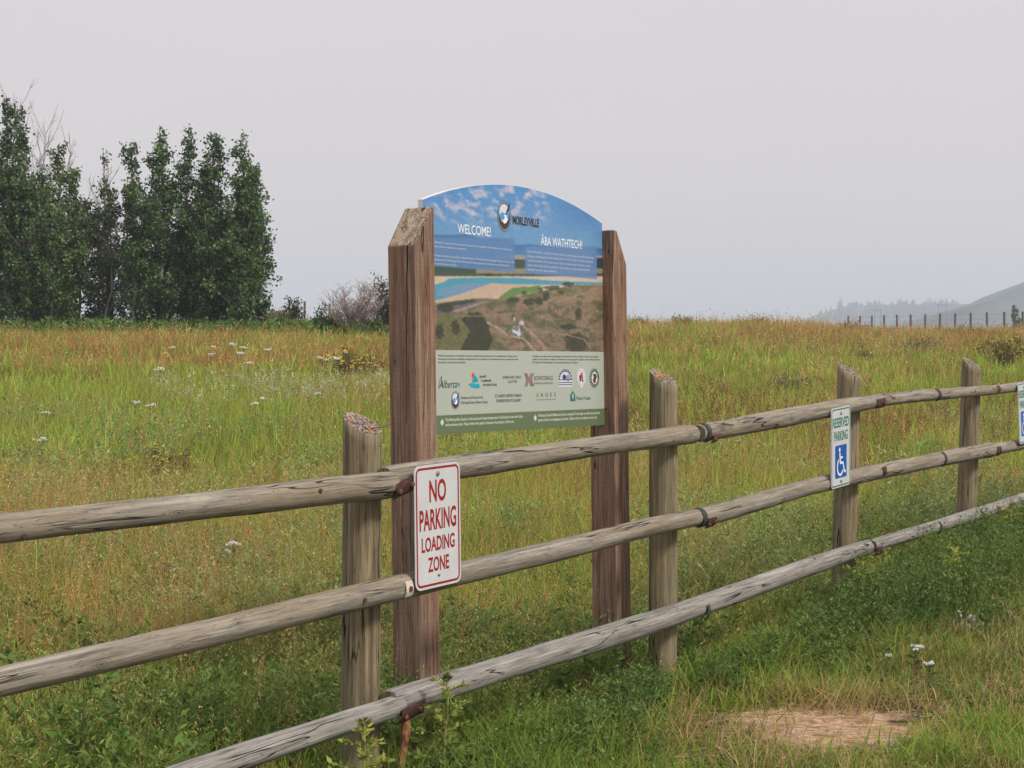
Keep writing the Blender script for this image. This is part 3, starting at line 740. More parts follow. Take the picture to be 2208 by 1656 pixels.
    for cx_, cy_, rx_, ry_ in ((500, 1370, 40, 70), (640, 1330, 40, 70), (1150, 1092, 60, 26), (1290, 1108, 58, 34), (1380, 1100, 45, 34), (1443, 1060, 30, 44), (1255, 1028, 24, 14), (1395, 1000, 26, 22), (1500, 985, 80, 22), (1640, 952, 60, 20), (1575, 1026, 26, 12), (1728, 1212, 32, 56), (1700, 1465, 105, 92), (560, 1168, 75, 40), (930, 868, 60, 12), (1640, 1330, 70, 26)):
        d = ((x + wob - cx_) / rx_) ** 2 + ((y + wob * 1.3 - cy_) / ry_) ** 2 + (n2 - 0.5) * 1.5
        put(1 - sstep(0.7, 1.15, d), dk, 0.88)
    def line(pts, wd, c, k=0.8):
        for (x1, y1), (x2, y2) in zip(pts[:-1], pts[1:]):
            L2 = (x2 - x1) ** 2 + (y2 - y1) ** 2; t = np.clip(((x - x1) * (x2 - x1) + (y - y1) * (y2 - y1)) / L2, 0, 1)
            put(np.hypot(x - x1 - t * (x2 - x1), y - y1 - t * (y2 - y1)) < wd, c, k)
    line([(1230, 1310), (1330, 1400), (1400, 1480), (1460, 1580)], 13, S(178, 146, 122), 0.7)
    line([(920, 1290), (1030, 1350), (1110, 1410), (1240, 1430), (1345, 1545)], 6, S(196, 178, 156))
    line([(1260, 1350), (1400, 1370), (1620, 1400), (1780, 1440), (1830, 1520)], 5, S(170, 145, 120), 0.6)
    line([(640, 1235), (900, 1230), (1300, 1200), (1600, 1090), (1900, 990)], 5, S(165, 140, 115), 0.5)
    line([(1090, 1385), (1200, 1465), (1290, 1400)], 4, S(90, 78, 62), 0.7)
    put(inside(x, y, [(1078, 1375), (1110, 1325), (1160, 1320), (1100, 1375)]), S(84, 110, 60))
    put(inside(x, y, [(1142, 1350), (1160, 1318), (1205, 1322), (1218, 1400), (1195, 1412), (1145, 1390)]), S(205, 212, 225))
    put(inside(x, y, [(1145, 1350), (1165, 1312), (1208, 1328), (1192, 1370)]), S(130, 118, 128)); put(inside(x, y, [(1140, 1380), (1150, 1376), (1195, 1408), (1180, 1412)]), S(60, 75, 110))
    put(inside(x, y, [(1200, 1290), (1220, 1270), (1248, 1285), (1240, 1312), (1205, 1312)]), S(195, 190, 195)); put(inside(x, y, [(1154, 1245), (1168, 1245), (1168, 1272), (1156, 1272)]), S(215, 215, 215))
    C *= (0.86 + 0.28 * n2)[..., None]
    return C
nu, nv = 420, 300
su_, sv_ = np.meshgrid(np.linspace(0.0, 1.5, nu), np.linspace(0, 1, nv))
tv = top_v(su_) - 0.002
vv = 1.507 + sv_ * (tv - 1.507)
CC = paint(su_, vv)
for _ in range(1):                   # printed photograph: soft edges, fine grain
    K = np.pad(CC, ((2, 2), (2, 2), (0, 0)), 'edge'); CC = sum(K[i:i + nv, j:j + nu] for i in range(1, 4) for j in range(1, 4)) / 9.0
gr_ = 0.5 * fbm(su_ * 190, vv * 260, 201, 2) + 0.5 * fbm(su_ * 60, vv * 110, 207, 3)
land_ = sstep(0, 8, to_zoom(su_, vv)[1] - 1110)
CC = CC * (1 + (gr_ - 0.5)[..., None] * (0.15 + 1.1 * land_[..., None]))
CC = (CC * 0.84 + CC.mean(-1, keepdims=True) * 0.12) * np.where(land_[..., None] > 0.5, 0.86, 1.0) + 0.01
idx = np.arange(nu * nv).reshape(nv, nu)
Qp = np.stack([idx[:-1, :-1], idx[:-1, 1:], idx[1:, 1:], idx[1:, :-1]], -1).reshape(-1, 4)
pic = mesh_np('landscape_picture', np.stack([su_, np.full_like(su_, YF - 0.0012), vv], -1).reshape(-1, 3), Qp, M_PRINT, CC.reshape(-1, 3), parent=board)
w0 = -YF + 0.0012
A = Art()
A.face([(0, 1.231), (1.5, 1.231), (1.5, 1.507), (0, 1.507)], srgb(172, 180, 168), w0)
A.build('sponsor_band', board)
A = Art(); A.face([(0, 1.151), (1.5, 1.151), (1.5, 1.231), (0, 1.231)], srgb(98, 114, 82), w0); A.build('direction_band', board)
w1 = w0 + 0.0008
wh = srgb(232, 236, 240); bk = srgb(40, 38, 38)
A = Art()
A.text('WELCOME!', 0.252, 0.510, 2.010, 0.043, wh, 0.008, w1)
A.build('welcome_heading', board); A = Art()
A.text('ÂBA WATHTECH!', 0.929, 1.304, 1.998, 0.041, wh, 0.008, w1)
A.build('welcome_heading', board); A = Art()
A.text('HISTORIC', 0.690, 0.805, 2.128, 0.014, srgb(180, 190, 215), 0.0, w1, spacing=1.3)
A.text('1873', 0.70, 0.75, 2.053, 0.011, srgb(170, 185, 215), 0.0, w1, spacing=1.3)
A.text('MORLEYVILLE', 0.690, 0.915, 2.078, 0.037, srgb(52, 46, 52), 0.04, w1)
A.build('place_name', board)
A = Art()
L = ['Historic Morleyville is a place where the stories of two cultures come together. It also references our connection to', 'nature, culture, history, ancestors, and community.', '', 'Indigenous People have lived on the land for thousands of years. Missionaries and settlers began arriving in this area in the', '1870s, beginning with the McDougall family. The histories of the people and cultures here are intertwined and', 'interactions and continue to this day.']
wd = [0.655, 0.29, 0, 0.67, 0.63, 0.215]
for k, (tx, w_) in enumerate(zip(L, wd)):
    if not tx: A.build('body_text', board); A = Art()
    if tx: A.text(tx, 0.028, 0.028 + w_, 1.957 - 0.0172 * k - (0.004 if k > 2 else 0), 0.0095, srgb(205, 218, 236), 0.0, w1)
A.build('body_text', board); A = Art()
L = ['Historic Morleyville en, wodejabi tûchi îyarhe wathtech ne, Îyethka woyake gichi wathte woyabi, nâgu', 'wowapi ne, mâkoche gichinabi ârhe wodejabi yuzabi cha, nahâ îhâ nîna gichi wathtech, edâhâ îyuzabi', 'wiyabi Îyarhe Nakoda, Wasiju wâsade wathte. Tâga gichi wodejabi yuzâbi, îhna îhnîthe wathtech', 'Îyethka mâkoche tâga, mâkoche wodejabi en, nâgu mâkoche ne, Îyethka wodejabi îhnuhâ ne.', 'mâkoche wathtech nâgu wodejabi ne.']
wd = [0.60, 0.595, 0.575, 0.565, 0.26]
for k, (tx, w_) in enumerate(zip(L, wd)): A.text(tx, 0.812, 0.812 + w_, 1.957 - 0.0205 * k, 0.0095, srgb(205, 218, 236), 0.0, w1)
A.build('body_text', board)
A = Art()
for k, (tx, w_) in enumerate((('With sincere appreciation to our foundation, government, individual and corporate donors for their steadfast support. Together, we are', 0.62), ('honouring our shared history, and building a meaningful future for our community. Your commitment ensures the continued impact of the', 0.625), ('interpretive trail at Historic Morleyville.', 0.205))):
    A.text(tx, 0.094, 0.094 + w_, 1.480 - 0.0142 * k, 0.0082, bk, 0.0, w1)
A.build('acknowledgement_text', board); A = Art()
for k, (tx, w_) in enumerate((('Wodejabi en ne, mâkoche wathte thungabi nîgathi wechi, wodejabi ne. Tûchi en tâ wathtech en mâkoche, Zathi nâgu gichi', 0.60), ('Îyethka ne, îhna mâkochâ, wodejabi ân, wathtech tûchi wechi nâgu gichi ne, nîgathi, tâ wathte mâkoche Îyarhe', 0.61), ('Bîn, Tâga Zathte Morleyville nîgathe ne, wathte wodeji wathte nâgu ûchi wodeja ne.', 0.41))):
    A.text(tx, 0.845, 0.845 + w_, 1.480 - 0.0142 * k, 0.0082, bk, 0.0, w1)
A.build('acknowledgement_text', board)
A = Art(); lt = srgb(205, 214, 200)
A.text('The Morleyville: Stories of the Land and People Interpretive Trail begins to the left of the', 0.140, 0.752, 1.2055, 0.0125, lt, 0.02, w1)
A.text('main entrance sign. Please follow the path to discover the history of this site.', 0.140, 0.680, 1.1845, 0.0125, lt, 0.02, w1)
A.build('direction_text', board); A = Art()
A.text('Wîchasta Ûgichibi Mâkoche: Îyarhe wodejabi Ûgichi ejabi ne, îhnâ cha tâ îyarhe', 0.884, 1.452, 1.2055, 0.0125, lt, 0.02, w1)
A.text('îyarhe ûgichi ne chaktapagu yethchi. Zâhâ, ûgichi ne wejabi ne cha nîch.', 0.884, 1.428, 1.1845, 0.0125, lt, 0.02, w1)
A.build('direction_text', board); A = Art()
for u in (0.103, 0.846):
    A = Art()
    A.face([(u, 1.201), (u + 0.016, 1.183), (u + 0.016, 1.219)], lt, w1); A.face([(u + 0.016, 1.192), (u + 0.024, 1.192), (u + 0.024, 1.210), (u + 0.016, 1.210)], lt, w1); A.build('arrow', board)

def emblem(u, v, k, name):
    A = Art()
    A.ell(u, v, 0.050 * k, 0.062 * k, srgb(150, 160, 120), w1, 40)
    A.ell(u, v, 0.047 * k, 0.059 * k, srgb(66, 48, 42), w1 + 0.0004, 40)
    A.ell(u - 0.002 * k, v + 0.012 * k, 0.040 * k, 0.042 * k, srgb(205, 215, 230), w1 + 0.0008, 32)
    A.face([(u - 0.040 * k, v + 0.004 * k), (u - 0.02 * k, v + 0.018 * k), (u, v + 0.010 * k), (u + 0.018 * k, v + 0.022 * k), (u + 0.040 * k, v + 0.014 * k), (u + 0.034 * k, v - 0.012 * k), (u + 0.01 * k, v - 0.004 * k), (u - 0.012 * k, v - 0.020 * k), (u - 0.034 * k, v - 0.016 * k)], srgb(84, 144, 200), w1 + 0.0012)
    A.face([(u - 0.006 * k, v - 0.034 * k), (u - 0.014 * k, v - 0.018 * k), (u + 0.004 * k, v - 0.008 * k), (u - 0.008 * k, v + 0.004 * k), (u + 0.012 * k, v + 0.006 * k), (u + 0.020 * k, v - 0.008 * k), (u + 0.014 * k, v - 0.030 * k)], srgb(235, 238, 242), w1 + 0.0016)
    A.face([(u + 0.010 * k, v + 0.008 * k), (u + 0.030 * k, v + 0.020 * k), (u + 0.038 * k, v + 0.034 * k), (u + 0.047 * k, v + 0.066 * k), (u + 0.034 * k, v + 0.050 * k), (u + 0.020 * k, v + 0.030 * k)], srgb(44, 36, 38), w1 + 0.0020)
    A.ring(u, v, 0.056 * k, 0.068 * k, 0.003 * k, srgb(80, 90, 130), w1, 60, 400)
    return A.build(name, board)
emblem(0.622, 2.108, 1.0, 'emblem')
emblem(0.218, 1.293, 0.56, 'emblem')
A = Art(); dg = srgb(58, 60, 62)
# script wordmark with blue square
A.text('Alberta', 0.098, 0.232, 1.347, 0.034, dg, 0.0, w1, shear=0.35)
A.stroke([(0.094, 1.345), (0.108, 1.385), (0.116, 1.398), (0.120, 1.350)], 0.003, dg, w1 + 0.0004)
A.face([(0.237, 1.352), (0.253, 1.352), (0.253, 1.368), (0.237, 1.368)], srgb(30, 150, 205), w1); A.build('logo', board)
A = Art()
A.face([(0.345, 1.372), (0.372, 1.400), (0.384, 1.390), (0.398, 1.374), (0.370, 1.366)], srgb(20, 150, 175), w1)
A.face([(0.318, 1.362), (0.350, 1.366), (0.380, 1.360), (0.400, 1.364), (0.412, 1.345), (0.375, 1.342), (0.340, 1.348)], srgb(20, 160, 185), w1)
A.ell(0.356, 1.398, 0.011, 0.013, srgb(215, 80, 55), w1); A.ell(0.378, 1.394, 0.012, 0.012, srgb(120, 195, 205), w1 - 0.0004)
A.text('BANFF', 0.408, 0.460, 1.388, 0.0105, bk, 0.012, w1); A.text('CANMORE', 0.418, 0.498, 1.370, 0.0105, bk, 0.012, w1); A.text('FOUNDATION', 0.432, 0.542, 1.3515, 0.0105, bk, 0.012, w1)
A.build('logo', board)
A = Art(); A.text('BARRIE AND CAROL', 0.594, 0.746, 1.383, 0.0125, dg, 0.0, w1); A.text('CLAYTON', 0.634, 0.708, 1.3635, 0.0125, dg, 0.0, w1); A.build('donor_name', board)
A = Art()
for s_ in range(5):
    for sd in (-1, 1):
        c_ = srgb(60, 80, 120) if (s_ + (sd > 0)) % 2 else srgb(195, 95, 70)
        y_ = np.linspace(-0.03, 0.03, 9); x_ = sd * (0.003 + 0.0055 * s_ + 14 * (y_ ** 2) * (1 + 0.12 * s_))
        A.stroke(np.stack([0.812 + x_, 1.376 + y_], 1), 0.0028, c_, w1)
A.text('BOWSTRINGS', 0.856, 1.020, 1.373, 0.021, srgb(88, 84, 80), 0.0, w1); A.text('HERITAGE FOUNDATION', 0.856, 1.020, 1.355, 0.0095, srgb(110, 105, 98), 0.0, w1)
A.build('logo', board)
# three round badges
A = Art(); nb_ = srgb(48, 62, 110)
A.face([(1.068, 1.340), (1.196, 1.340), (1.196, 1.376)] + [(1.132 + 0.064 * math.cos(math.radians(a)), 1.376 + 0.050 * math.sin(math.radians(a))) for a in range(0, 181, 12)] + [(1.068, 1.376)], srgb(205, 210, 216), w1)
A.ring(1.132, 1.376, 0.055, 0.042, 0.012, nb_, w1 + 0.0004, 0, 180); A.ell(1.122, 1.386, 0.018, 0.014, nb_, w1 + 0.0004, 6); A.ell(1.155, 1.382, 0.022, 0.018, srgb(140, 148, 165), w1 + 0.0005, 5)
for v_ in (1.372, 1.359, 1.349): A.face([(1.070, v_), (1.194, v_), (1.194, v_ + 0.0035), (1.070, v_ + 0.0035)], nb_, w1 + 0.0006)
for a in range(12, 175, 20):
    u_, v_ = 1.132 + 0.055 * math.cos(math.radians(a)), 1.376 + 0.042 * math.sin(math.radians(a)); A.ell(u_, v_, 0.0035, 0.0035, srgb(215, 218, 222), w1 + 0.0008, 8)
A.build('logo', board)
A = Art(); A.ell(1.280, 1.385, 0.043, 0.042, srgb(214, 214, 218), w1); A.face([(1.246, 1.366), (1.280, 1.328), (1.314, 1.366)], srgb(214, 214, 218), w1 + 0.0002)
for a in range(0, 360, 24): A.ell(1.280 + 0.035 * math.cos(math.radians(a)), 1.385 + 0.034 * math.sin(math.radians(a)), 0.003, 0.003, srgb(90, 92, 105), w1 + 0.0004, 6)
for u_, v_, r_, c_ in ((1.284, 1.396, 0.013, (190, 95, 120)), (1.270, 1.386, 0.011, (80, 75, 95)), (1.288, 1.380, 0.012, (205, 110, 130)), (1.270, 1.372, 0.009, (70, 95, 85)), (1.292, 1.368, 0.007, (90, 70, 80))): A.ell(u_, v_, r_, r_, srgb(*c_), w1 + 0.0005, 9)
A.build('logo', board)
A = Art(); A.ell(1.406, 1.380, 0.047, 0.049, srgb(20, 82, 72), w1, 40); A.ring(1.406, 1.380, 0.0445, 0.0465, 0.002, srgb(205, 212, 205), w1 + 0.0004)
A.ell(1.406, 1.380, 0.029, 0.031, srgb(210, 212, 205), w1 + 0.0004, 32)
for a in range(8, 360, 21):
    if abs(a % 180) > 14: A.ell(1.406 + 0.037 * math.cos(math.radians(a)), 1.380 + 0.039 * math.sin(math.radians(a)), 0.003, 0.003, srgb(190, 205, 195), w1 + 0.0006, 6)
A.face([(1.396, 1.355), (1.414, 1.356), (1.418, 1.372), (1.428, 1.384), (1.420, 1.402), (1.406, 1.398), (1.398, 1.404), (1.390, 1.394), (1.400, 1.384), (1.388, 1.372)], srgb(88, 62, 42), w1 + 0.0007)
A.build('logo', board)
A = Art(); A.text('Members and Friends of the', 0.262, 0.430, 1.2975, 0.0125, dg, 0.0, w1); A.text('McDougall Stoney Mission Society', 0.262, 0.468, 1.2765, 0.0125, dg, 0.0, w1); A.build('donor_name', board)
A = Art(); A.text("ST. DAVID'S UNITED CHURCH", 0.528, 0.748, 1.3000, 0.0135, bk, 0.006, w1); A.text('FOUNDATION OF CALGARY', 0.537, 0.740, 1.2785, 0.0135, bk, 0.006, w1); A.build('donor_name', board)
A = Art(); A.text('SAGES', 0.876, 1.044, 1.297, 0.019, srgb(82, 86, 66), 0.0, w1, spacing=1.9); A.text('Stoney Nakoda Stories of Cultures and Generations', 0.876, 1.044, 1.2815, 0.0055, bk, 0.0, w1); A.build('donor_name', board)
A = Art(); gr = srgb(20, 112, 98)
A.face([(1.176, 1.272), (1.222, 1.272), (1.222, 1.302), (1.199, 1.322), (1.176, 1.302)], gr, w1)
A.face([(1.188, 1.288), (1.210, 1.288), (1.205, 1.296), (1.207, 1.300), (1.199, 1.312), (1.191, 1.300), (1.193, 1.296)], srgb(170, 195, 182), w1 + 0.0004); A.face([(1.197, 1.276), (1.201, 1.276), (1.201, 1.288), (1.197, 1.288)], srgb(170, 195, 182), w1 + 0.0004)
A.text('West Fraser', 1.230, 1.368, 1.2765, 0.0185, gr, 0.008, w1); A.build('logo', board)

# split running down the near post, on its left-hand face
Vc, Fc = [], []
ptsc = [(-0.005, 1.935), (-0.004, 1.86), (0.002, 1.80), (-0.001, 1.70), (0.006, 1.60), (0.010, 1.45), (0.012, 1.2)]
for i, (y, z) in enumerate(ptsc):
    wdt = 0.0035 * (1 - i / 7.5); Vc += [(-0.1406, y - 0.028 - wdt, z), (-0.1406, y - 0.028 + wdt, z)]
for i in range(len(ptsc) - 1): Fc.append((2 * i, 2 * i + 1, 2 * i + 3, 2 * i + 2))
mesh_py('split', Vc, Fc, plain('dark_split', (0.015, 0.01, 0.008), 1.0), pl)

# ------------------------------------------------------------------ vegetation
def scatter(n, y0, y1, rng, power=1.0, margin=1.22):
    """points in the strip the photograph covers and a bit to each side"""
    u = rng.random(n)
    Y = (y0 ** power + u * (y1 ** power - y0 ** power)) ** (1 / power)
    X = (rng.random(n) * 2 - 1) * (0.289 * Y * margin + 0.5)
    return X, Y

GREEN = np.array([0.40, 0.50, 0.080]); LUSH = np.array([0.19, 0.34, 0.060]); DEEP = np.array([0.050, 0.092, 0.030])
DRY = np.array([0.60, 0.41, 0.17]); RUSSET = np.array([0.55, 0.25, 0.11]); STRAW = np.array([0.50, 0.40, 0.21])

def patch_q(x, y):
    a = (x - 1.38) / 0.50; b = (y - 7.9) / 0.55
    return np.hypot(a, b) + 2.1 * (fbm(x * 4, y * 4, 50) - 0.5)

def dryness(x, y):
    """0 green .. 1 dry: the bands of colour one sees in the meadow"""
    n = fbm(x * 0.45, y * 0.22, 21, 3); n2 = fbm(x * 1.7, y * 0.9, 23, 3)
    lx = x / np.maximum(y, 1)
    d = 0.20 + 0 * x
    d = np.where((y > 8) & (y < 17), 0.26 + 0.22 * sstep(0.02, -0.16, lx) + 0.22 * sstep(-0.08, -0.2, lx) * sstep(8.5, 9.5, y) * (1 - sstep(12, 14, y)), d)
    d = np.where((y >= 17) & (y < 29), 0.05, d)
    d = np.where(y >= 29, 0.09, d)
    left = 1 - sstep(-0.06, 0.02, lx)
    d = d + 0.55 * sstep(33, 40, y) * (1 - sstep(50, 56, y) * 0.5) * left
    d = d + 0.62 * sstep(38, 46, y) * (1 - left)
    d = d + 0.28 * sstep(0.02, 0.06, lx) * sstep(14, 17, y) * (1 - sstep(23, 27, y))
    return np.clip(d + 0.95 * (n - 0.5) + 0.45 * (n2 - 0.5), 0.02, 0.97)

def lean_dirs(n, rng, s=0.22, bias=(0.10, 0.0)):
    D = np.stack([rng.normal(bias[0], s, n), rng.normal(bias[1], s, n), np.ones(n)], 1); return unit(D)

rng = np.random.default_rng(11)
grass, dry, seeds = Bag(), Bag(), Bag()
# (count, y0, y1, segments, width, height lo, hi)
for n, y0, y1, sg, w, h0, h1 in ((115000, 5.6, 10.5, 4, 0.0058, 0.15, 0.42), (125000, 10.5, 17, 3, 0.0085, 0.18, 0.46), (135000, 17, 32, 2, 0.015, 0.18, 0.46), (120000, 32, 62, 2, 0.030, 0.18, 0.46), (60000, 62, 150, 1, 0.075, 0.2, 0.5)):
    per = 14; nt_ = n // per
    tx, ty = scatter(nt_, y0, y1, rng, 1.4); q, t = fq(tx, ty)
    keep = (q < -0.10) | (ty > 20); tx, ty = tx[keep], ty[keep]; nt_ = len(tx)
    td = dryness(tx, ty); tdry = rng.random(nt_) < td; thue = rng.random(nt_); tval = rng.normal(1, 0.17, nt_).clip(0.55, 1.5); thgt = rng.uniform(0.55, 1.25, nt_)
    rep = lambda a: np.repeat(a, per, 0)
    so = 0.030 + 0.0030 * rep(ty); ox, oy = rng.normal(0, 1, nt_ * per) * so, rng.normal(0, 1, nt_ * per) * so
    X, Y = rep(tx) + ox, rep(ty) + oy; m = len(X); q, t = fq(X, Y)
    Z = ground(X, Y) - 0.02
    isdry = np.where(rep(tdry), rng.random(m) < 0.78, rng.random(m) < 0.10)
    H = (h0 + (h1 - h0) * rng.random(m) ** 1.2) * rep(thgt) * np.where(isdry, 1.2, 1.0) * (0.7 + 0.6 * fbm(X * 0.5, Y * 0.3, 37))
    H = H * (1 - 0.55 * np.exp(-np.maximum(-q, 0) / 0.8) * (Y < 20))
    P = np.stack([X, Y, Z], 1)
    D_ = unit(np.stack([rng.normal(0.08, 0.14, m) + 0.30 * ox / so * 0.6, rng.normal(0, 0.14, m) + 0.30 * oy / so * 0.6, np.ones(m)], 1))
    v = (rep(tval) * rng.normal(1, 0.14, m).clip(0.6, 1.4))[:, None]
    hue = (0.7 * rep(thue) + 0.3 * rng.random(m))[:, None]; mix = fbm(X * 0.8, Y * 0.5, 41)[:, None]
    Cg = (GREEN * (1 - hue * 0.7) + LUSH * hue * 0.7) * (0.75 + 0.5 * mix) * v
    near_f = np.exp(-np.maximum(-q, 0) / 0.9)[:, None] * (Y < 20)[:, None]
    Cg = Cg * (1 - near_f * 0.5) + LUSH * v * near_f * 0.5
    left = (X / Y < 0.0)[:, None]
    rus = np.clip(hue * 0.8 + 0.30 * left * (Y > 32)[:, None], 0, 1)
    Cd = (DRY * (1 - rus) + RUSSET * rus) * v
    base = P, D_, H, w * rng.uniform(0.6, 1.3, m), sg, rng.uniform(-0.5, 0.7, m)
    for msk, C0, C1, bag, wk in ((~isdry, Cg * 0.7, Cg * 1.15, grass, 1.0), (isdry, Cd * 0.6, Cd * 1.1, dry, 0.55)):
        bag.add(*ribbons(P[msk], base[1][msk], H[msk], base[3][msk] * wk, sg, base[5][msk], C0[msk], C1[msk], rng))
    # nodding seed heads on part of the dry stems
    if y1 <= 62:
        frac = {10.5: 0.16, 17: 0.16, 32: 0.14, 62: 0.14}[y1]; kk = {10.5: 14, 17: 9, 32: 5, 62: 3}[y1]; ls = {10.5: 0.013, 17: 0.018, 32: 0.034, 62: 0.07}[y1]
        sel = np.where(isdry & (rng.random(m) < frac))[0]
        a = rng.uniform(0, 2 * np.pi, len(sel)); hor = np.stack([np.cos(a), np.sin(a), np.zeros(len(sel))], 1)
        for k in range(kk):
            tt = 0.9 + 0.42 * k / kk
            c = P[sel] + base[1][sel] * (H[sel] * tt)[:, None] + hor * (0.30 * H[sel] * (tt - 0.85))[:, None] + rng.normal(0, 0.006 + ls * 0.15, (len(sel), 3))
            D = unit(hor * 0.5 + np.array([0, 0, 0.8]) + rng.normal(0, 0.5, (len(sel), 3)))
            ln = ls * rng.uniform(0.6, 1.3, len(sel))
            dk = (fbm(X[sel] * 0.6, Y[sel] * 0.5, 77)[:, None] > 0.52)
            cc = np.where(dk, RUSSET * 0.75, DRY * 1.15) * v[sel]
            seeds.add(*leaves(c, D, ln, ln * 0.26, cc, rng))
# roadside: lush by the rails, short and worn towards the camera
n = 150000
Xr = rng.uniform(-2.6, 5.2, n); Yr = rng.uniform(4.2, 15, n); q, t = fq(Xr, Yr)
k = (q > -0.25) & (q < 4.2) & (np.abs(Xr) < 0.289 * Yr * 1.25 + 0.4) & (rng.random(n) < np.where(Yr > 10, 0.6, 1.0)); Xr, Yr, q = Xr[k], Yr[k], q[k]
pq = patch_q(Xr, Yr); keep = rng.random(len(Xr)) < sstep(0.45, 1.15, pq) + 0.05
Xr, Yr, q, pq = Xr[keep], Yr[keep], q[keep], pq[keep]; m = len(Xr)
tuft = fbm(Xr * 3, Yr * 3, 61, 2); near = np.exp(-np.maximum(q, 0) / 0.75)
H = (0.045 + 0.30 * near * tuft + 0.09 * rng.random(m) + 0.10 * sstep(0.5, 0.72, tuft)) * sstep(0.2, 1.2, pq + 0.2).clip(0.35, 1)
d = np.clip(0.06 + 0.60 * (1 - near) + 1.1 * (fbm(Xr * 1.1, Yr * 1.1, 63) - 0.52) + 0.5 * (pq < 1.5), 0.03, 0.85)
isdry = rng.random(m) < d
v = rng.normal(1, 0.22, m).clip(0.5, 1.6)[:, None]; hue = rng.random(m)[:, None]
C = np.where(isdry[:, None], (DRY * (1 - hue) + STRAW * hue) * v, (GREEN * 0.72 * hue + LUSH * 0.85 * (1 - hue)) * v)
H = H * np.where(isdry, 0.75, 1)
P = np.stack([Xr, Yr, ground(Xr, Yr) - 0.01], 1)
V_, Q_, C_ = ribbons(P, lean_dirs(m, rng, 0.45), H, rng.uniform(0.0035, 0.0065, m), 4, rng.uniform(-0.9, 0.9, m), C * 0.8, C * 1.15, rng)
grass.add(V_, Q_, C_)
# long arching tussock blades
cent = [(0.55, 8.6, .38, 260), (1.05, 8.2, .34, 260), (1.5, 8.0, .34, 260), (0.2, 7.1, .3, 160), (1.72, 6.75, .26, 320), (2.2, 6.7, .30, 260), (2.1, 7.2, .26, 300), (1.35, 6.55, .18, 200), (0.95, 7.7, .26, 200), (2.0, 8.9, .34, 220), (-0.1, 6.7, .26, 160), (0.75, 6.4, .16, 160), (-1.55, 6.9, .36, 180), (-0.9, 7.2, .42, 120), (-1.3, 6.2, .3, 160), (2.7, 10.3, .3, 150)]
for cx_, cy_, h_, n_ in cent:
    if cx_ > 0: cy_ += 0.5; h_ *= 0.8
    P = np.stack([cx_ + rng.normal(0, 0.13, n_), cy_ + rng.normal(0, 0.13, n_), np.zeros(n_)], 1); P[:, 2] = ground(P[:, 0], P[:, 1]) - 0.01
    v = rng.normal(1, 0.2, n_).clip(0.5, 1.5)[:, None]; hu = rng.random(n_)[:, None]
    C = (GREEN * hu + LUSH * (1 - hu)) * v * 0.85
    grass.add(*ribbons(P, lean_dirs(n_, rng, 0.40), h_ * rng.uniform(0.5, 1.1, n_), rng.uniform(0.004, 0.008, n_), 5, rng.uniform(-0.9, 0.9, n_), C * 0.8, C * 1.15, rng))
# straw litter lying on the bare patch and between tufts
n = 3600
Xs = rng.normal(1.42, 0.6, n); Ys = rng.normal(7.7, 0.7, n); P = np.stack([Xs, Ys, ground(Xs, Ys) + rng.uniform(0.002, 0.02, n)], 1)
a = rng.uniform(0, 2 * np.pi, n); D = np.stack([np.cos(a), np.sin(a), rng.uniform(-0.05, 0.12, n)], 1)
hu = rng.random(n)[:, None]; C = (STRAW * hu + DRY * (1 - hu)) * rng.uniform(0.6, 1.25, (n, 1))
dry.add(*leaves(P, unit(D), rng.uniform(0.04, 0.16, n), rng.uniform(0.003, 0.006, n), C, rng))
tag(grass.build('grass', M_GRASS), 'green meadow grass and roadside tussocks', 'grass', kind='stuff')
tag(dry.build('dry_grass', M_GRASS), 'dry tan and russet grass stems and straw', 'grass', kind='stuff')
tag(seeds.build('seed_heads', M_GRASS), 'brown nodding grass seed heads', 'grass', kind='stuff')

peb = Bag(); r_ = np.random.default_rng(5)
for _ in range(110):
    x_, y_ = r_.normal(1.42, 0.33), r_.normal(7.75, 0.33); s_ = r_.uniform(0.004, 0.014); z_ = float(ground(x_, y_))
    V_, Q_ = tube([(x_, y_, z_ - s_ * .3), (x_, y_, z_ + s_ * .1), (x_, y_, z_ + s_ * .5), (x_, y_, z_ + s_ * .62)], [s_ * .8, s_, s_ * .7, 0.0005], 6)
    peb.add(V_ + r_.normal(0, s_ * 0.12, V_.shape), Q_, np.array([0.42, 0.36, 0.31]) * r_.uniform(0.5, 1.2))
tag(peb.build('pebbles', M_BARK), 'small stones on the bare patch', 'stones', kind='stuff')
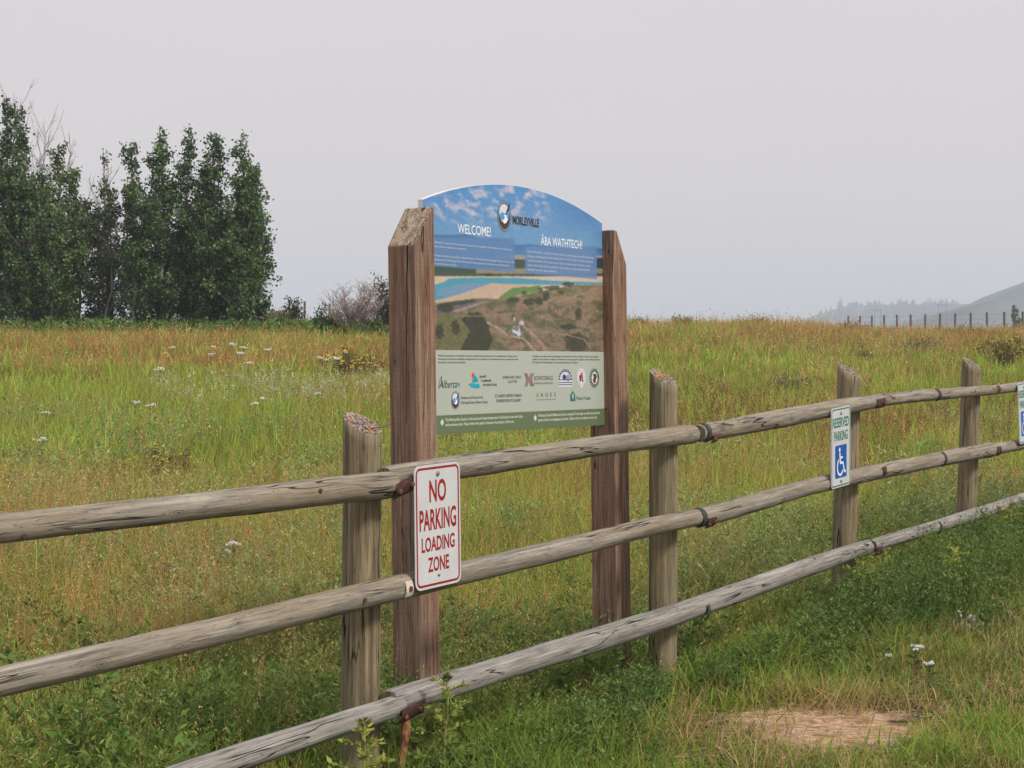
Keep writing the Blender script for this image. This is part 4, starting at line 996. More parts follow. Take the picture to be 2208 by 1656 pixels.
# branching leafy weeds
def weed_mass(X, Y, H, nb, nl, rng, leafL, col_fn, bag, spread=0.55, stemcol=None):
    N = len(X); P = np.stack([X, Y, ground(X, Y) - 0.01], 1); D = lean_dirs(N, rng, 0.14)
    base_c = col_fn(X, Y, N)
    sc_ = base_c * 0.9 + np.array([0.03, 0.03, 0.0]) if stemcol is None else np.broadcast_to(stemcol, (N, 3))
    w = 0.0035 + 0.004 * (H / 0.5)
    bag.add(*ribbons(P, D, H, w, 2, np.zeros(N), sc_, sc_, rng))
    for b in range(nb + 1):
        if b == 0: S, BD_, BL = P + D * (H * 0.12)[:, None], D, H * 0.9
        else:
            tt = rng.uniform(0.12, 0.85, N); a = rng.uniform(0, 2 * np.pi, N); el = rng.uniform(0.5, 1.2, N)
            S = P + D * (H * tt)[:, None]; BD_ = unit(np.stack([np.cos(a) * spread * 1.6, np.sin(a) * spread * 1.6, el], 1)); BL = H * (1 - tt * 0.75) * rng.uniform(0.45, 0.8, N)
            bag.add(*ribbons(S, BD_, BL, w * 0.55, 1, np.zeros(N), sc_, sc_, rng))
        for k_ in range(nl):
            f = (k_ + rng.random(N)) / nl
            c = S + BD_ * (BL * f)[:, None]
            a = rng.uniform(0, 2 * np.pi, N)
            LD = unit(BD_ * 0.5 + np.stack([np.cos(a), np.sin(a), rng.uniform(-0.1, 0.7, N)], 1))
            ln = leafL * rng.uniform(0.6, 1.3, N) * (1.15 - 0.5 * f)
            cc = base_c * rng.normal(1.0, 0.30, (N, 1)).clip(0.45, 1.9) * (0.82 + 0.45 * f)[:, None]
            bag.add(*leaves(c, LD, ln, ln * rng.uniform(0.17, 0.36, N), cc, rng))

def weed_col_mid(x, y, n):
    return weed_col(x, y, n) * np.array([1.35, 1.3, 1.7]) + 0.02
def weed_col_dark(x, y, n):
    return weed_col(x, y, n) * np.array([0.72, 0.82, 0.80])
def weed_col(x, y, n):
    m_ = fbm(x * 1.3, y * 1.0, 91)[:, None]
    c = np.array([0.095, 0.170, 0.050]) * (1 - m_) + np.array([0.27, 0.33, 0.09]) * m_
    yel = (rng.random((n, 1)) < 0.12); return np.where(yel, np.array([0.27, 0.28, 0.08]), c)
rng = np.random.default_rng(23)
weeds = Bag()
# belt along the fence and the dense patch behind it
n = 3600; t = rng.uniform(-2.6, 9.5, n); q = -rng.gamma(1.6, 0.42, n) - 0.0
X = R0[0] + FD[0] * t + FN[0] * q; Y = R0[1] + FD[1] * t + FN[1] * q; k = (Y > 5.2) & (np.abs(X) < 0.289 * Y * 1.25 + 0.3)
H = rng.uniform(0.14, 0.40, n) * (0.65 + 0.7 * fbm(X * 1.5, Y * 1.5, 95)) * (0.45 + 0.55 * sstep(0.2, 1.2, -q))
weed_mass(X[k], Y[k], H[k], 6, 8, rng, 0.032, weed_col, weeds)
n = 5200; X, Y = scatter(n, 5.2, 11.0, rng, 1.8); q, t = fq(X, Y)
k = (q < -0.15) & (fbm(X * 0.9, Y * 0.8, 103) > 0.40 + 0.30 * sstep(8.6, 11.0, Y))
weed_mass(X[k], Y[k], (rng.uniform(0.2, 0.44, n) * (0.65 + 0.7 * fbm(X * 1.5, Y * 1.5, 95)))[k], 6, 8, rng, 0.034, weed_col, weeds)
n = 1500; X, Y = scatter(n, 5.2, 9.8, rng, 1.8); q, t = fq(X, Y); k = (q < -0.2) & (fbm(X * 1.3, Y * 1.1, 105) > 0.46)
weed_mass(X[k], Y[k], rng.uniform(0.20, 0.42, n)[k], 4, 7, rng, 0.062, lambda x, y, n: weed_col(x, y, n) * np.array([0.75, 0.92, 0.75]), weeds)
# front of the lowest rail, higher on the right
n = 2100; t = rng.uniform(-1.5, 9.5, n) ** 1.0; q = np.abs(rng.normal(0.05, 0.22 + 0.05 * np.maximum(t - 3, 0), n))
X = R0[0] + FD[0] * t + FN[0] * q; Y = R0[1] + FD[1] * t + FN[1] * q; k = (Y > 5.2) & (np.abs(X) < 0.289 * Y * 1.25 + 0.3) & (patch_q(X, Y) > 1.5)
H = rng.uniform(0.11, 0.26, n) * (0.6 + 0.8 * fbm(X * 1.5, Y * 1.5, 99)) * (1 + 0.8 * sstep(3.4, 5.2, t))
weed_mass(X[k], Y[k], H[k], 6, 9, rng, 0.031, weed_col_dark, weeds)
# low forbs among the roadside turf
n = 2200; X = rng.uniform(-0.5, 3.6, n); Y = rng.uniform(6.0, 10.5, n); q, t = fq(X, Y); k = (q > 0.15) & (patch_q(X, Y) > 1.35) & (fbm(X * 1.4, Y * 1.4, 97) > 0.42)
weed_mass(X[k], Y[k], rng.uniform(0.04, 0.10, k.sum()), 5, 6, rng, 0.018, weed_col, weeds, 0.9)
# scattered clumps in the meadow
for n, y0, y1, nb, nl, lf in ((3000, 9.0, 15, 4, 6, 0.034), (2600, 15, 24, 3, 4, 0.055)):
    X, Y = scatter(n * 2, y0, y1, rng, 1.5); q, t = fq(X, Y)
    k = (q < -0.3) & (fbm(X * 0.7, Y * 0.6, 101) + 0.10 * (X < -1) > 0.53 + 0.25 * sstep(15, 24, Y) * 0.6)
    X, Y = X[k][:n], Y[k][:n]; weed_mass(X, Y, rng.uniform(0.22, 0.5, len(X)), nb, nl, rng, lf, weed_col_mid, weeds)
# darker growth under the trees
X = rng.uniform(-19, -2.5, 1500); Y = rng.uniform(55, 64, 1500)
weed_mass(X, Y, rng.uniform(0.25, 0.65, 1500), 2, 4, rng, 0.20, lambda x, y, n: np.tile(np.array([0.10, 0.20, 0.045]), (n, 1)), weeds)
tag(weeds.build('weeds', M_LEAF), 'dense feathery green weeds along the fence line', 'weeds', kind='stuff')

# tall single stems with plumes standing above the sward
rng = np.random.default_rng(53); tall = Bag()
for n, y0, y1, kk, ls in ((900, 6.8, 12, 16, 0.016), (1300, 12, 24, 8, 0.028)):
    X, Y = scatter(n, y0, y1, rng, 1.5); q, t = fq(X, Y); k = (q < -0.5) & (fbm(X * 0.8, Y * 0.6, 141) > 0.44); X, Y = X[k], Y[k]; n = len(X)
    P = np.stack([X, Y, ground(X, Y)], 1); D = lean_dirs(n, rng, 0.13, (0.12, 0)); H = rng.uniform(0.42, 0.68, n); a = rng.uniform(0, 6.28, n)
    cc = (DRY * 0.9 * (1 - (h_ := rng.random((n, 1)))) + RUSSET * 0.8 * h_) * rng.uniform(0.7, 1.1, (n, 1))
    tall.add(*ribbons(P, D, H, np.full(n, 0.0030 + 0.00018 * y1), 4, rng.uniform(-0.25, 0.35, n), cc * 0.8, cc, rng, a))
    hor = np.stack([-np.sin(a), np.cos(a), np.zeros(n)], 1)
    for k in range(kk):
        f = 0.74 + 0.27 * k / kk; c = P + D * (H * f)[:, None] + hor * (0.05 * H * f * f)[:, None] + rng.normal(0, 0.008, (n, 3)); c[:, 2] -= 0.02 * H
        ln = ls * rng.uniform(0.6, 1.3, n); tall.add(*leaves(c, unit(D * 0.8 + rng.normal(0, 0.45, (n, 3))), ln, ln * 0.3, cc * 1.1, rng))
tag(tall.build('plume_grass', M_GRASS), 'tall tan plumed stems above the meadow grass', 'grass', kind='stuff')

# pale sage patch
rng = np.random.default_rng(29); sage = Bag()
cxs, n = [], 900
px_ = rng.uniform(320, 860, n); yy = rng.uniform(25.5, 31, n); k = rng.random(n) < 0.10 + 0.62 * sstep(0.42, 0.6, fbm(px_ / 60, yy * 0.7, 111)) * (0.35 + 0.65 * sstep(430, 520, px_)); px_, yy = px_[k], yy[k]
X = (px_ - CX) / F * yy
weed_mass(X, yy, rng.uniform(0.25, 0.52, len(X)), 2, 7, rng, 0.055, lambda x, y, n: np.tile(np.array([0.50, 0.48, 0.30]), (n, 1)), sage, 0.16)
X2 = rng.uniform(0.9, 8, 160); Y2 = rng.uniform(30, 60, 160)
tag(sage.build('pale_sage', M_LEAF), 'silvery grey-green sage band in the left meadow', 'sage', kind='stuff')

# dark brown dock and sorrel stalks on the right
dock = Bag()
px_ = rng.uniform(1340, 2208, 1500); row = rng.uniform(800, 905, 1500)
X, Y = [], []
for a, b in zip(px_, row):
    if fbm(np.array([a / 90.0]), np.array([b / 30.0]), 115)[0] > 0.48: x_, y_ = at(a, b, 0.45); X.append(x_); Y.append(y_)
X, Y = np.array(X), np.array(Y)
weed_mass(X, Y, rng.uniform(0.32, 0.5, len(X)), 2, 9, rng, 0.034, lambda x, y, n: np.tile(np.array([0.20, 0.09, 0.055]), (n, 1)), dock, 0.2)
tag(dock.build('dark_seed_stalks', M_LEAF), 'dark brown seed stalks in the right meadow', 'grass', kind='stuff')

# individual tall weeds rising in front of the rails
def tall_weed(px0, row0, h, label, yel=0.5, q=0.12, seed=0):
    global rng
    rng = np.random.default_rng(seed)
    kx = (px0 - CX) / F; y = float((q + R0 @ FN) / (kx * FN[0] + FN[1])); x = kx * y      # stands q metres out from the rails
    e = empty('thistle', (x, y, float(ground(x, y))))
    tag(e, label, 'weed', 'tall thistles by the fence')
    B = Bag(); N = 1; H = np.array([h])
    stem = np.array([0.38, 0.35, 0.12]) * yel + np.array([0.10, 0.15, 0.05]) * (1 - yel)
    zz = np.linspace(0, h, 8); bend = rng.uniform(-0.04, 0.06)
    pts = np.stack([bend * (zz / h) ** 2 + 0.006 * np.sin(zz * 20), 0.01 * np.sin(zz * 13), zz - 0.03], 1)
    V_, Q_ = tube(pts, np.linspace(0.009, 0.0035, 8), 6); st = mesh_np('stem', V_, Q_, M_BARK, np.tile(stem, (len(V_), 1)), e, True)
    nb = int(12 + h * 22)
    for b in range(nb):
        f = 0.12 + 0.86 * b / nb; p = np.array([np.interp(f * h, zz, pts[:, i]) for i in range(3)])
        a = b * 2.4 + rng.uniform(-.4, .4); L = (0.15 * (1 - f) + 0.055) * rng.uniform(0.7, 1.2)
        n_ = 5; u = np.linspace(0, 1, n_)
        br = p + np.stack([np.cos(a) * L * u, np.sin(a) * L * u, L * (0.55 * u - 0.25 * u * u)], 1)
        V_, Q_ = tube(br, np.linspace(0.0022, 0.001, n_), 3); B.add(V_, Q_, stem * 0.9)
        m = int(16 * L / 0.1) + 8
        fu = rng.uniform(0.05, 1, m); c = np.stack([np.interp(fu, u, br[:, i]) for i in range(3)], 1)
        aa = rng.uniform(0, 2 * np.pi, m); D = unit(np.stack([np.cos(a) + np.cos(aa), np.sin(a) + np.sin(aa), rng.uniform(-0.2, 0.9, m)], 1))
        ln = rng.uniform(0.026, 0.056, m) * (1.1 - 0.45 * f)
        cg = (np.array([0.15, 0.23, 0.06]) * (1 - f * yel) + np.array([0.46, 0.50, 0.11]) * f * yel) * rng.normal(1, 0.2, (m, 1)).clip(0.5, 1.6)
        B.add(*leaves(c, D, ln, ln * 0.36, cg, rng))
    m = 40; aa = rng.uniform(0, 2 * np.pi, m); D = unit(np.stack([np.cos(aa) * .7, np.sin(aa) * .7, rng.uniform(0.3, 1, m)], 1)); ln = rng.uniform(0.014, 0.03, m)
    B.add(*leaves(np.tile(pts[-1], (m, 1)) + rng.normal(0, 0.008, (m, 3)), D, ln, ln * 0.4, np.tile(np.array([0.20, 0.22, 0.06]) * (0.5 + 0.5 * yel), (m, 1)), rng))
    B.build('leaves', M_LEAF, e)
tall_weed(958, 1665, 0.50, 'tall green thistle in front of the lowest rail, right of the sign post foot', 0.6, 0.13, 1)
tall_weed(790, 1690, 0.42, 'short yellow-green thistle below the lowest rail beside the splintered stake', 0.8, 0.15, 2)
tall_weed(1868, 1290, 0.44, 'yellow-stemmed thistle before the lowest rail under the wheelchair sign', 0.7, 0.12, 3)
tall_weed(2040, 1300, 0.44, 'bright yellow-topped thistle standing clear between the third and fourth posts', 1.0, 0.35, 4)
tall_weed(2170, 1240, 0.46, 'yellowish thistle at the right edge in front of the lowest rail', 0.8, 0.2, 5)
tall_weed(175, 1600, 0.62, 'tall dark green spiny thistle at the left behind the middle rail', 0.1, -1.0, 6)

# yarrow
def yarrow(px0, row0, h, w, label, group='white yarrow in the meadow', ymin=5.0, pinkish=0.0, seed=0):
    r = np.random.default_rng(seed + 400); x, y = at(px0, row0, h, ymin)
    e = empty('yarrow', (x, y, float(ground(x, y)))); tag(e, label, 'flower', group)
    V_, Q_ = tube([(0, 0, -0.02), (0.01 * r.normal(), 0, h * 0.5), (0, 0, h * 0.93)], [0.004, 0.003, 0.002], 4)
    S = Bag(); S.add(V_, Q_, (0.20, 0.19, 0.07)); F_ = Bag()
    nh = r.integers(4, 8)
    for k in range(nh):
        a = r.uniform(0, 6.28); rr = w * 0.5 * math.sqrt(r.random()); cx_, cy_ = rr * math.cos(a), rr * math.sin(a) * 0.8; cz = h - 0.012 * (rr / w) + r.uniform(-0.012, 0.012) * w / 0.08
        V_, Q_ = tube([(0, 0, h * 0.86), (cx_ * .7, cy_ * .7, h * 0.94), (cx_, cy_, cz - 0.004)], [0.0016] * 3, 3); S.add(V_, Q_, (0.22, 0.21, 0.09))
        m = 26; aa = r.uniform(0, 6.28, m); ra = w * 0.22 * np.sqrt(r.random(m))
        c = np.stack([cx_ + ra * np.cos(aa), cy_ + ra * np.sin(aa), cz + 0.010 * (1 - (ra / (w * .22)) ** 2) + r.normal(0, 0.002, m)], 1)
        D = unit(np.stack([np.cos(aa), np.sin(aa), r.uniform(0.0, 0.8, m)], 1)); ln = np.full(m, w * 0.13)
        F_.add(*leaves(c, D, ln, ln * 1.1, np.tile(np.array([0.95, 0.94 - 0.1 * pinkish, 0.90 - 0.03 * pinkish]), (m, 1)) * r.uniform(0.75, 1.1, (m, 1)), r))
    m = 26; f = r.uniform(0.05, 0.8, m); aa = r.uniform(0, 6.28, m); c = np.stack([0 * f, 0 * f, f * h], 1); D = unit(np.stack([np.cos(aa), np.sin(aa), r.uniform(0.3, 1.0, m)], 1)); ln = r.uniform(0.03, 0.06, m)
    S.add(*leaves(c, D, ln, ln * 0.2, np.tile(np.array([0.10, 0.14, 0.05]), (m, 1)), r))
    S.build('stem', M_LEAF, e); F_.build('flower_head', M_PETAL, e)
Y_ = [(292, 868, 'yarrow cluster left of centre in the bright green band, larger head of a pair'), (324, 873, 'small yarrow head just right of the larger one in the bright green band'), (551, 870, 'yarrow head low in the green band right of the pair, lower of two'), (565, 859, 'wide yarrow head in the green band, upper of two touching'), (685, 849, 'lone yarrow head nearest the left of the near sign post'), (99, 890, 'tiny yarrow head at the far left of the green band'), (87, 948, 'yarrow head at the left edge beside yellow flowers'), (344, 795, 'yarrow head at the left end of the pale sage'),
      (500, 743, 'topmost yarrow of the far white drift'), (525, 749, 'yarrow at the right of the top of the far white drift'), (518, 762, 'broad yarrow at the middle of the far white drift'), (455, 765, 'yarrow at the left lower side of the far white drift'), (536, 783, 'lowest yarrow of the far drift, above the pale sage'), (580, 754, 'yarrow at the right of the far white drift'), (460, 747, 'yarrow at the upper left of the far white drift'), (373, 750, 'lone yarrow left of the far white drift'), (689, 771, 'yarrow just left of the yellow shrub beside the sign post'), (725, 773, 'broad yarrow under the yellow shrub beside the sign post'), (705, 776, 'yarrow between two others under the yellow shrub')]
for k, (a, b, lab) in enumerate(Y_): yarrow(a, b, 0.5, 0.085 if b > 840 else (0.17 if k in (10, 17, 8) else 0.12), lab, seed=k, ymin=9)
yarrow(502, 1173, 0.42, 0.072, 'pinkish white yarrow behind the gap between top and middle rails', ymin=6.5, pinkish=1, seed=31)
yarrow(490, 1190, 0.38, 0.03, 'small white yarrow bud just below the pinkish yarrow', ymin=6.5, seed=32)
yarrow(1975, 1398, 0.16, 0.062, 'largest white yarrow on the roadside verge above the bare patch', 'white yarrow on the verge', seed=33)
yarrow(1918, 1416, 0.15, 0.028, 'small white yarrow left of the largest one on the verge', 'white yarrow on the verge', seed=34)
yarrow(2005, 1433, 0.14, 0.042, 'white yarrow right of and below the largest one on the verge', 'white yarrow on the verge', seed=35)

# shrubby cinquefoil and other low shrubs
def shrub(name, px0, Y, w, h, label, leafc, flow=None, nf=0, seed=0, nstem=26, nleaf=1800, leaf=0.02, cat='shrub', group=None, barec=(0.16, 0.12, 0.09), twiggy=False, top=0.5, xy=None):
    r = np.random.default_rng(seed + 900); x = (px0 - CX) / F * Y if xy is None else xy[0]; y = Y if xy is None else xy[1]
    e = empty(name, (x, y, float(ground(x, y)))); tag(e, label, cat, group)
    S, Lf, Fl = Bag(), Bag(), Bag(); tips = []
    for k in range(nstem):
        a = r.uniform(0, 6.28); R_ = w * 0.5 * math.sqrt(r.random()); hh = h * (1 - 0.45 * (R_ / (w * .5)) ** 2) * r.uniform(0.7, 1.05)
        u = np.linspace(0, 1, 6); wob = r.normal(0, 0.03 * w, 2)
        P = np.stack([R_ * math.cos(a) * u ** 1.3 + wob[0] * np.sin(u * 5) + R_ * 0.15 * math.cos(a), R_ * math.sin(a) * u ** 1.3 + wob[1] * np.sin(u * 4), hh * u - 0.03], 1)
        V_, Q_ = tube(P, np.linspace((0.006 if twiggy else 0.012) * h / 0.8, 0.002 + 0.001 * h, 6), 4); S.add(V_, Q_, np.array(barec) * r.uniform(0.7, 1.3))
        tips.append(P)
        for j in range(24 if twiggy else 3):
            f = r.uniform(0.25, 0.95); p = np.array([np.interp(f, u, P[:, i]) for i in range(3)]); aa = r.uniform(0, 6.28); L = h * r.uniform(0.15, 0.38) * (1.1 - 0.5 * f)
            B = p + np.stack([np.cos(aa) * L * 0.75 * u, np.sin(aa) * L * 0.75 * u, L * (u - 0.25 * u * u)], 1) + (np.vstack([[0, 0, 0], r.normal(0, 0.05 * L, (5, 3))]) if twiggy else 0)
            V_, Q_ = tube(B, np.linspace(0.005 * h, 0.0012 * h + 0.0006, 6), 3); S.add(V_, Q_, np.array(barec) * r.uniform(0.7, 1.3)); tips.append(B)
    T = np.array(tips)
    if nleaf:
        i = r.integers(0, len(T), nleaf); f = r.beta(2.2, 1.3, nleaf) * 5; a0 = np.floor(f).astype(int).clip(0, 4); fr = (f - a0)[:, None]
        c = T[i, a0] * (1 - fr) + T[i, a0 + 1] * fr + r.normal(0, leaf * 0.9, (nleaf, 3)); D = unit(r.normal(0, 1, (nleaf, 3)) + [0, 0, 0.6]); ln = leaf * r.uniform(0.6, 1.4, nleaf)
        cl = np.array(leafc) * r.normal(1, 0.25, (nleaf, 1)).clip(0.4, 1.8)
        Lf.add(*leaves(c, D, ln, ln * 0.5, cl, r)); 
    for k in range(nf):
        P = T[r.integers(0, len(T))]; c = P[-1] + r.normal(0, 0.02, 3) + [0, -0.03, 0.03]
        m = 5; aa = np.arange(m) * 1.2566; fs = flow[3]
        D = unit(np.stack([np.cos(aa), np.sin(aa), np.full(m, 0.25)], 1) + r.normal(0, 0.25, 3)); Fl.add(*leaves(np.tile(c, (m, 1)), D, np.full(m, fs), np.full(m, fs * 0.9), np.tile(np.array(flow[:3]), (m, 1)) * r.uniform(0.8, 1.1), r))
    S.build('stems', M_BARK, e)
    if nleaf: Lf.build('foliage', M_LEAF, e)
    if nf: Fl.build('blossoms', M_LEAF, e)
    return e
YEL = (0.90, 0.70, 0.07, 0.03)
x_, y_ = at(768, 735, 0.6, 20)
shrub('flowering_shrub', 745, 33.5, 1.0, 0.75, 'yellow-flowered brown shrub left of the near sign post, wider half', (0.15, 0.13, 0.06), YEL[:3] + (0.045,), 44, 1, leaf=0.035, group='yellow flowering shrubs')
shrub('flowering_shrub', 800, 33, 0.9, 0.7, 'yellow-flowered shrub touching the left edge of the near sign post', (0.15, 0.13, 0.06), YEL[:3] + (0.045,), 24, 2, leaf=0.035, group='yellow flowering shrubs')
shrub('flowering_shrub', 335, 17.2, 0.42, 0.42, 'brown shrub with faded yellow flowers in the left meadow, left half of a pair', (0.16, 0.11, 0.06), YEL[:3] + (0.022,), 34, 3, leaf=0.022, group='yellow flowering shrubs')
shrub('flowering_shrub', 388, 17.4, 0.38, 0.42, 'brown shrub with faded yellow flowers in the left meadow, right half of a pair', (0.16, 0.11, 0.06), YEL[:3] + (0.022,), 24, 4, leaf=0.022, group='yellow flowering shrubs')
shrub('flowering_shrub', 258, 17.6, 0.3, 0.36, 'sparse yellow-flowered plant left of the brown shrub pair', (0.11, 0.13, 0.05), YEL[:3] + (0.022,), 16, 5, leaf=0.022, nleaf=700, group='yellow flowering shrubs')
shrub('flowering_shrub', 28, 16.4, 0.16, 0.34, 'small orange-yellow flowered plant at the left edge of the meadow', (0.11, 0.13, 0.05), (0.75, 0.42, 0.03, 0.022), 8, 6, leaf=0.02, nleaf=300, nstem=8, group='yellow flowering shrubs')
shrub('flowering_shrub', 372, 10.6, 0.42, 0.40, 'pale yellow-flowered plant seen between the top and middle rails', (0.13, 0.15, 0.06), (0.72, 0.60, 0.08, 0.013), 46, 7, leaf=0.016, nleaf=1500, group='yellow flowering shrubs')
shrub('flowering_shrub', 385, 8.0, 0.16, 0.30, 'tiny orange flowers just under the middle rail at the left', (0.09, 0.13, 0.05), (0.75, 0.45, 0.03, 0.013), 6, 8, leaf=0.014, nleaf=300, nstem=7, group='yellow flowering shrubs')
shrub('flowering_shrub', 2165, 38, 1.3, 0.85, 'dark shrub with pale yellow flowers below the wire fence at the right', (0.12, 0.12, 0.05), YEL[:3] + (0.03,), 22, 9, leaf=0.04, group='yellow flowering shrubs')
shrub('flowering_shrub', 1860, 39, 0.6, 0.5, 'small yellow-dotted shrub left of the larger one below the wire fence', (0.15, 0.14, 0.06), YEL[:3] + (0.04,), 10, 10, leaf=0.04, nleaf=700, group='yellow flowering shrubs')
x_, y_ = at(1640, 1450, 0.1)
shrub('flowering_shrub', 1650, 8.5, 0.34, 0.15, 'low pale yellow flowered plant on the verge left of the bare patch', (0.14, 0.17, 0.05), (0.45, 0.42, 0.06, 0.010), 40, 11, leaf=0.014, nleaf=900, nstem=20, group='yellow flowering shrubs')
shrub('silver_leaf_plant', 2090, 10.3, 0.16, 0.11, 'silvery white-leaved plant on the verge near the right edge', (0.55, 0.56, 0.50), None, 0, 12, leaf=0.035, nleaf=70, nstem=8, cat='plant')
for k, (a, Y0_, w_, h_, lab) in enumerate(((1378, 60, 1.0, 0.42, 'small grey-green bush on the brow just right of the board'), (1470, 61, 0.9, 0.52, 'pale bush on the brow right of the board, second along'), (1625, 62, 1.2, 0.55, 'low dark bush on the brow in mid right'), (1845, 66, 1.2, 0.6, 'low bush at the left end of the wire fence'), (2075, 62, 1.3, 0.5, 'low grey bush in front of the wire fence posts'), (1990, 44, 1.6, 0.55, 'dark brown-green bush in the tan grass at the right'), (1700, 30, 0.8, 0.35, 'low brown bush in the right green band'))):
    shrub('bush', a, Y0_, w_, h_, lab, (0.22, 0.21, 0.10), None, 0, 30 + k, leaf=0.06, nleaf=900, group='low bushes in the right meadow')

# trees ---------------------------------------------------------------
def tree(px0, Y, toprow, wpx, label, seed, nleaf=7000, leafc=(0.045, 0.085, 0.030), lean=0.0, dense=1.0, bare=False, low=0.05, group='aspens at the left', name='aspen_tree', leafs=0.105, barkc=(0.30, 0.27, 0.22), stems=1):
    r = np.random.default_rng(seed + 2000); x = (px0 - CX) / F * Y; gz = float(ground(x, Y))
    H = EYE + (HY - toprow) / F * Y - gz; W = wpx / F * Y * 1.25
    e = empty(name, (x, Y, gz)); tag(e, label, 'tree', group)
    T, Lf = Bag(), Bag(); seg = []
    for s_ in range(stems):
        hs = H * (1 if s_ == 0 else r.uniform(0.6, 0.92)); a0 = r.uniform(0, 6.28); off = 0 if s_ == 0 else W * r.uniform(0.12, 0.34)
        u = np.linspace(0, 1, 14); ox, oy = off * math.cos(a0), off * math.sin(a0)
        wx = np.cumsum(r.normal(0, 0.018 * H, 14)) * 0.5; wx -= wx[-1] * 0.85 * u; wy = np.cumsum(r.normal(0, 0.012 * H, 14)) * 0.5; wx -= wx[0]
        P = np.stack([ox * (0.35 + 0.65 * u) + wx + lean * u * H * 0.1, oy * (0.35 + 0.65 * u) + wy, hs * u - 0.1 * (1 - u)], 1)
        R_ = (0.0055 * H + 0.02) * (0.7 if bare else 1); rad = R_ * (1 - u) ** 0.8 + 0.009
        V_, Q_ = tube(P, rad, 7); nzc = r.uniform(0.7, 1.15, (len(V_), 1)); T.add(V_, Q_, np.array(barkc) * nzc)
        nb = int(hs * (10 if not bare else 7))
        for b in range(nb):
            f = low + (0.97 - low) * (b + r.random()) / nb
            p = np.array([np.interp(f, u, P[:, i]) for i in range(3)]); a = r.uniform(0, 6.28)
            prof = (0.6 + 0.4 * math.sin(min(1, (f - low) / 0.3) * 1.57)) * (min(1, (1 - f) / 0.55)) ** 1.25 * 0.85 + 0.09 if not bare else 0.35 + 0.5 * (1 - f)
            L = W * 0.70 * prof * r.uniform(0.3, 1.35) * (0.35 + 1.15 * float(vnoise(f * 9 + seed, s_ * 3 + round(a / 2), seed))) * (0.75 if stems > 1 else 1); up = r.uniform(0.5, 1.3) * (1.5 if bare else 1)
            v_ = np.linspace(0, 1, 6); sag = r.uniform(0, 0.25)
            B = p + np.stack([math.cos(a) * L * v_, math.sin(a) * L * v_, L * (up * v_ ** 1.2 - sag * v_) * (1.5 if bare else 1)], 1) + np.vstack([[0, 0, 0], r.normal(0, 0.03 * L, (5, 3))])
            V_, Q_ = tube(B, np.linspace(0.012 + 0.004 * L, 0.006 if bare else 0.004, 6), 4); T.add(V_, Q_, np.array(barkc) * r.uniform(0.6, 1.0)); seg.append((B, L))
            for j in range(3 if not bare else 4):
                g = r.uniform(0.3, 0.9); p2 = np.array([np.interp(g, v_, B[:, i]) for i in range(3)]); a2 = a + r.uniform(-1.3, 1.3); L2 = L * r.uniform(0.25, 0.5)
                B2 = p2 + np.stack([math.cos(a2) * L2 * v_, math.sin(a2) * L2 * v_, L2 * r.uniform(0.3, 1.3) * v_], 1)
                V_, Q_ = tube(B2, np.linspace(0.007, 0.003, 6), 3); T.add(V_, Q_, np.array(barkc) * r.uniform(0.6, 1.0)); seg.append((B2, L2))
        seg.append((P[9:][np.linspace(0, 4, 6).astype(int)], W * 0.5))
    T.build('trunk', M_BARK, e, True)
    if nleaf:
        SG = np.array([s[0] for s in seg]); LL = np.array([s[1] for s in seg]); keepw = (LL + 0.12) * (r.random(len(LL)) < 0.66) + 1e-6; pr = keepw / keepw.sum()
        nc = int(nleaf * 1.25 / 11); i = r.choice(len(SG), nc, p=pr); f = (r.beta(2.0, 1.1, nc)) * 5; a_ = np.floor(f).astype(int).clip(0, 4); fr = (f - a_)[:, None]
        cc = SG[i, a_] * (1 - fr) + SG[i, a_ + 1] * fr + r.normal(0, 0.06, (nc, 3))
        tint = r.normal(1, 0.38, (nc, 1)).clip(0.4, 2.2)
        c = np.repeat(cc, 11, 0) + r.normal(0, 0.075, (nc * 11, 3)) * np.array([1, 1, 1.2]); m = len(c)
        D = unit(r.normal(0, 1, (m, 3)) - [0, 0, 0.3]); ln = leafs * r.uniform(0.6, 1.3, m)
        warm = r.random((m, 1)) < 0.10
        cl = np.where(warm, np.array([0.14, 0.19, 0.045]), np.array(leafc)) * 1.3 * np.repeat(tint, 11, 0) * r.normal(1, 0.15, (m, 1)).clip(0.6, 1.5)
        Lf.add(*leaves(c, D, ln, ln * 0.8, cl, r)); Lf.build('crown', M_TREELEAF, e)
    return e
DKG = (0.048, 0.092, 0.032)
tree(-60, 60, 225, 200, 'dark leafy tree cut by the left edge of the photo', 1, 14000, DKG, stems=3)
tree(5, 58.5, 208, 110, 'tall dark tree at the left edge with a thin ragged top', 2, 8000, DKG, stems=2)
tree(40, 59.5, 236, 150, 'tall broad aspen second from the left with a spiky top', 3, 12000, (0.055, 0.10, 0.036), stems=3)
tree(128, 60, 306, 135, 'bushy mid-height aspen third from the left with twiggy branches showing', 4, 10000, (0.08, 0.13, 0.04), stems=3)
tree(92, 61.5, 372, 150, 'shorter dark tree filling in behind the second and third aspens', 5, 9000, DKG, stems=3)
tree(172, 61.0, 420, 110, 'shorter green tree right of the bushy third aspen', 15, 7000, (0.05, 0.088, 0.03), stems=2)
tree(215, 60.5, 322, 80, 'sparse thin-leaved aspen with bare twigs left of the gap', 6, 2600, (0.075, 0.095, 0.045), stems=2, barkc=(0.36, 0.33, 0.28))
tree(240, 61.5, 400, 70, 'very thin half-bare aspen beside the gap in the row', 16, 1500, (0.07, 0.09, 0.045), stems=3, barkc=(0.36, 0.33, 0.28))
tree(292, 59.5, 304, 70, 'slim aspen with a small tuft of leaves on a bare top stem', 7, 4200, (0.05, 0.09, 0.03), stems=2)
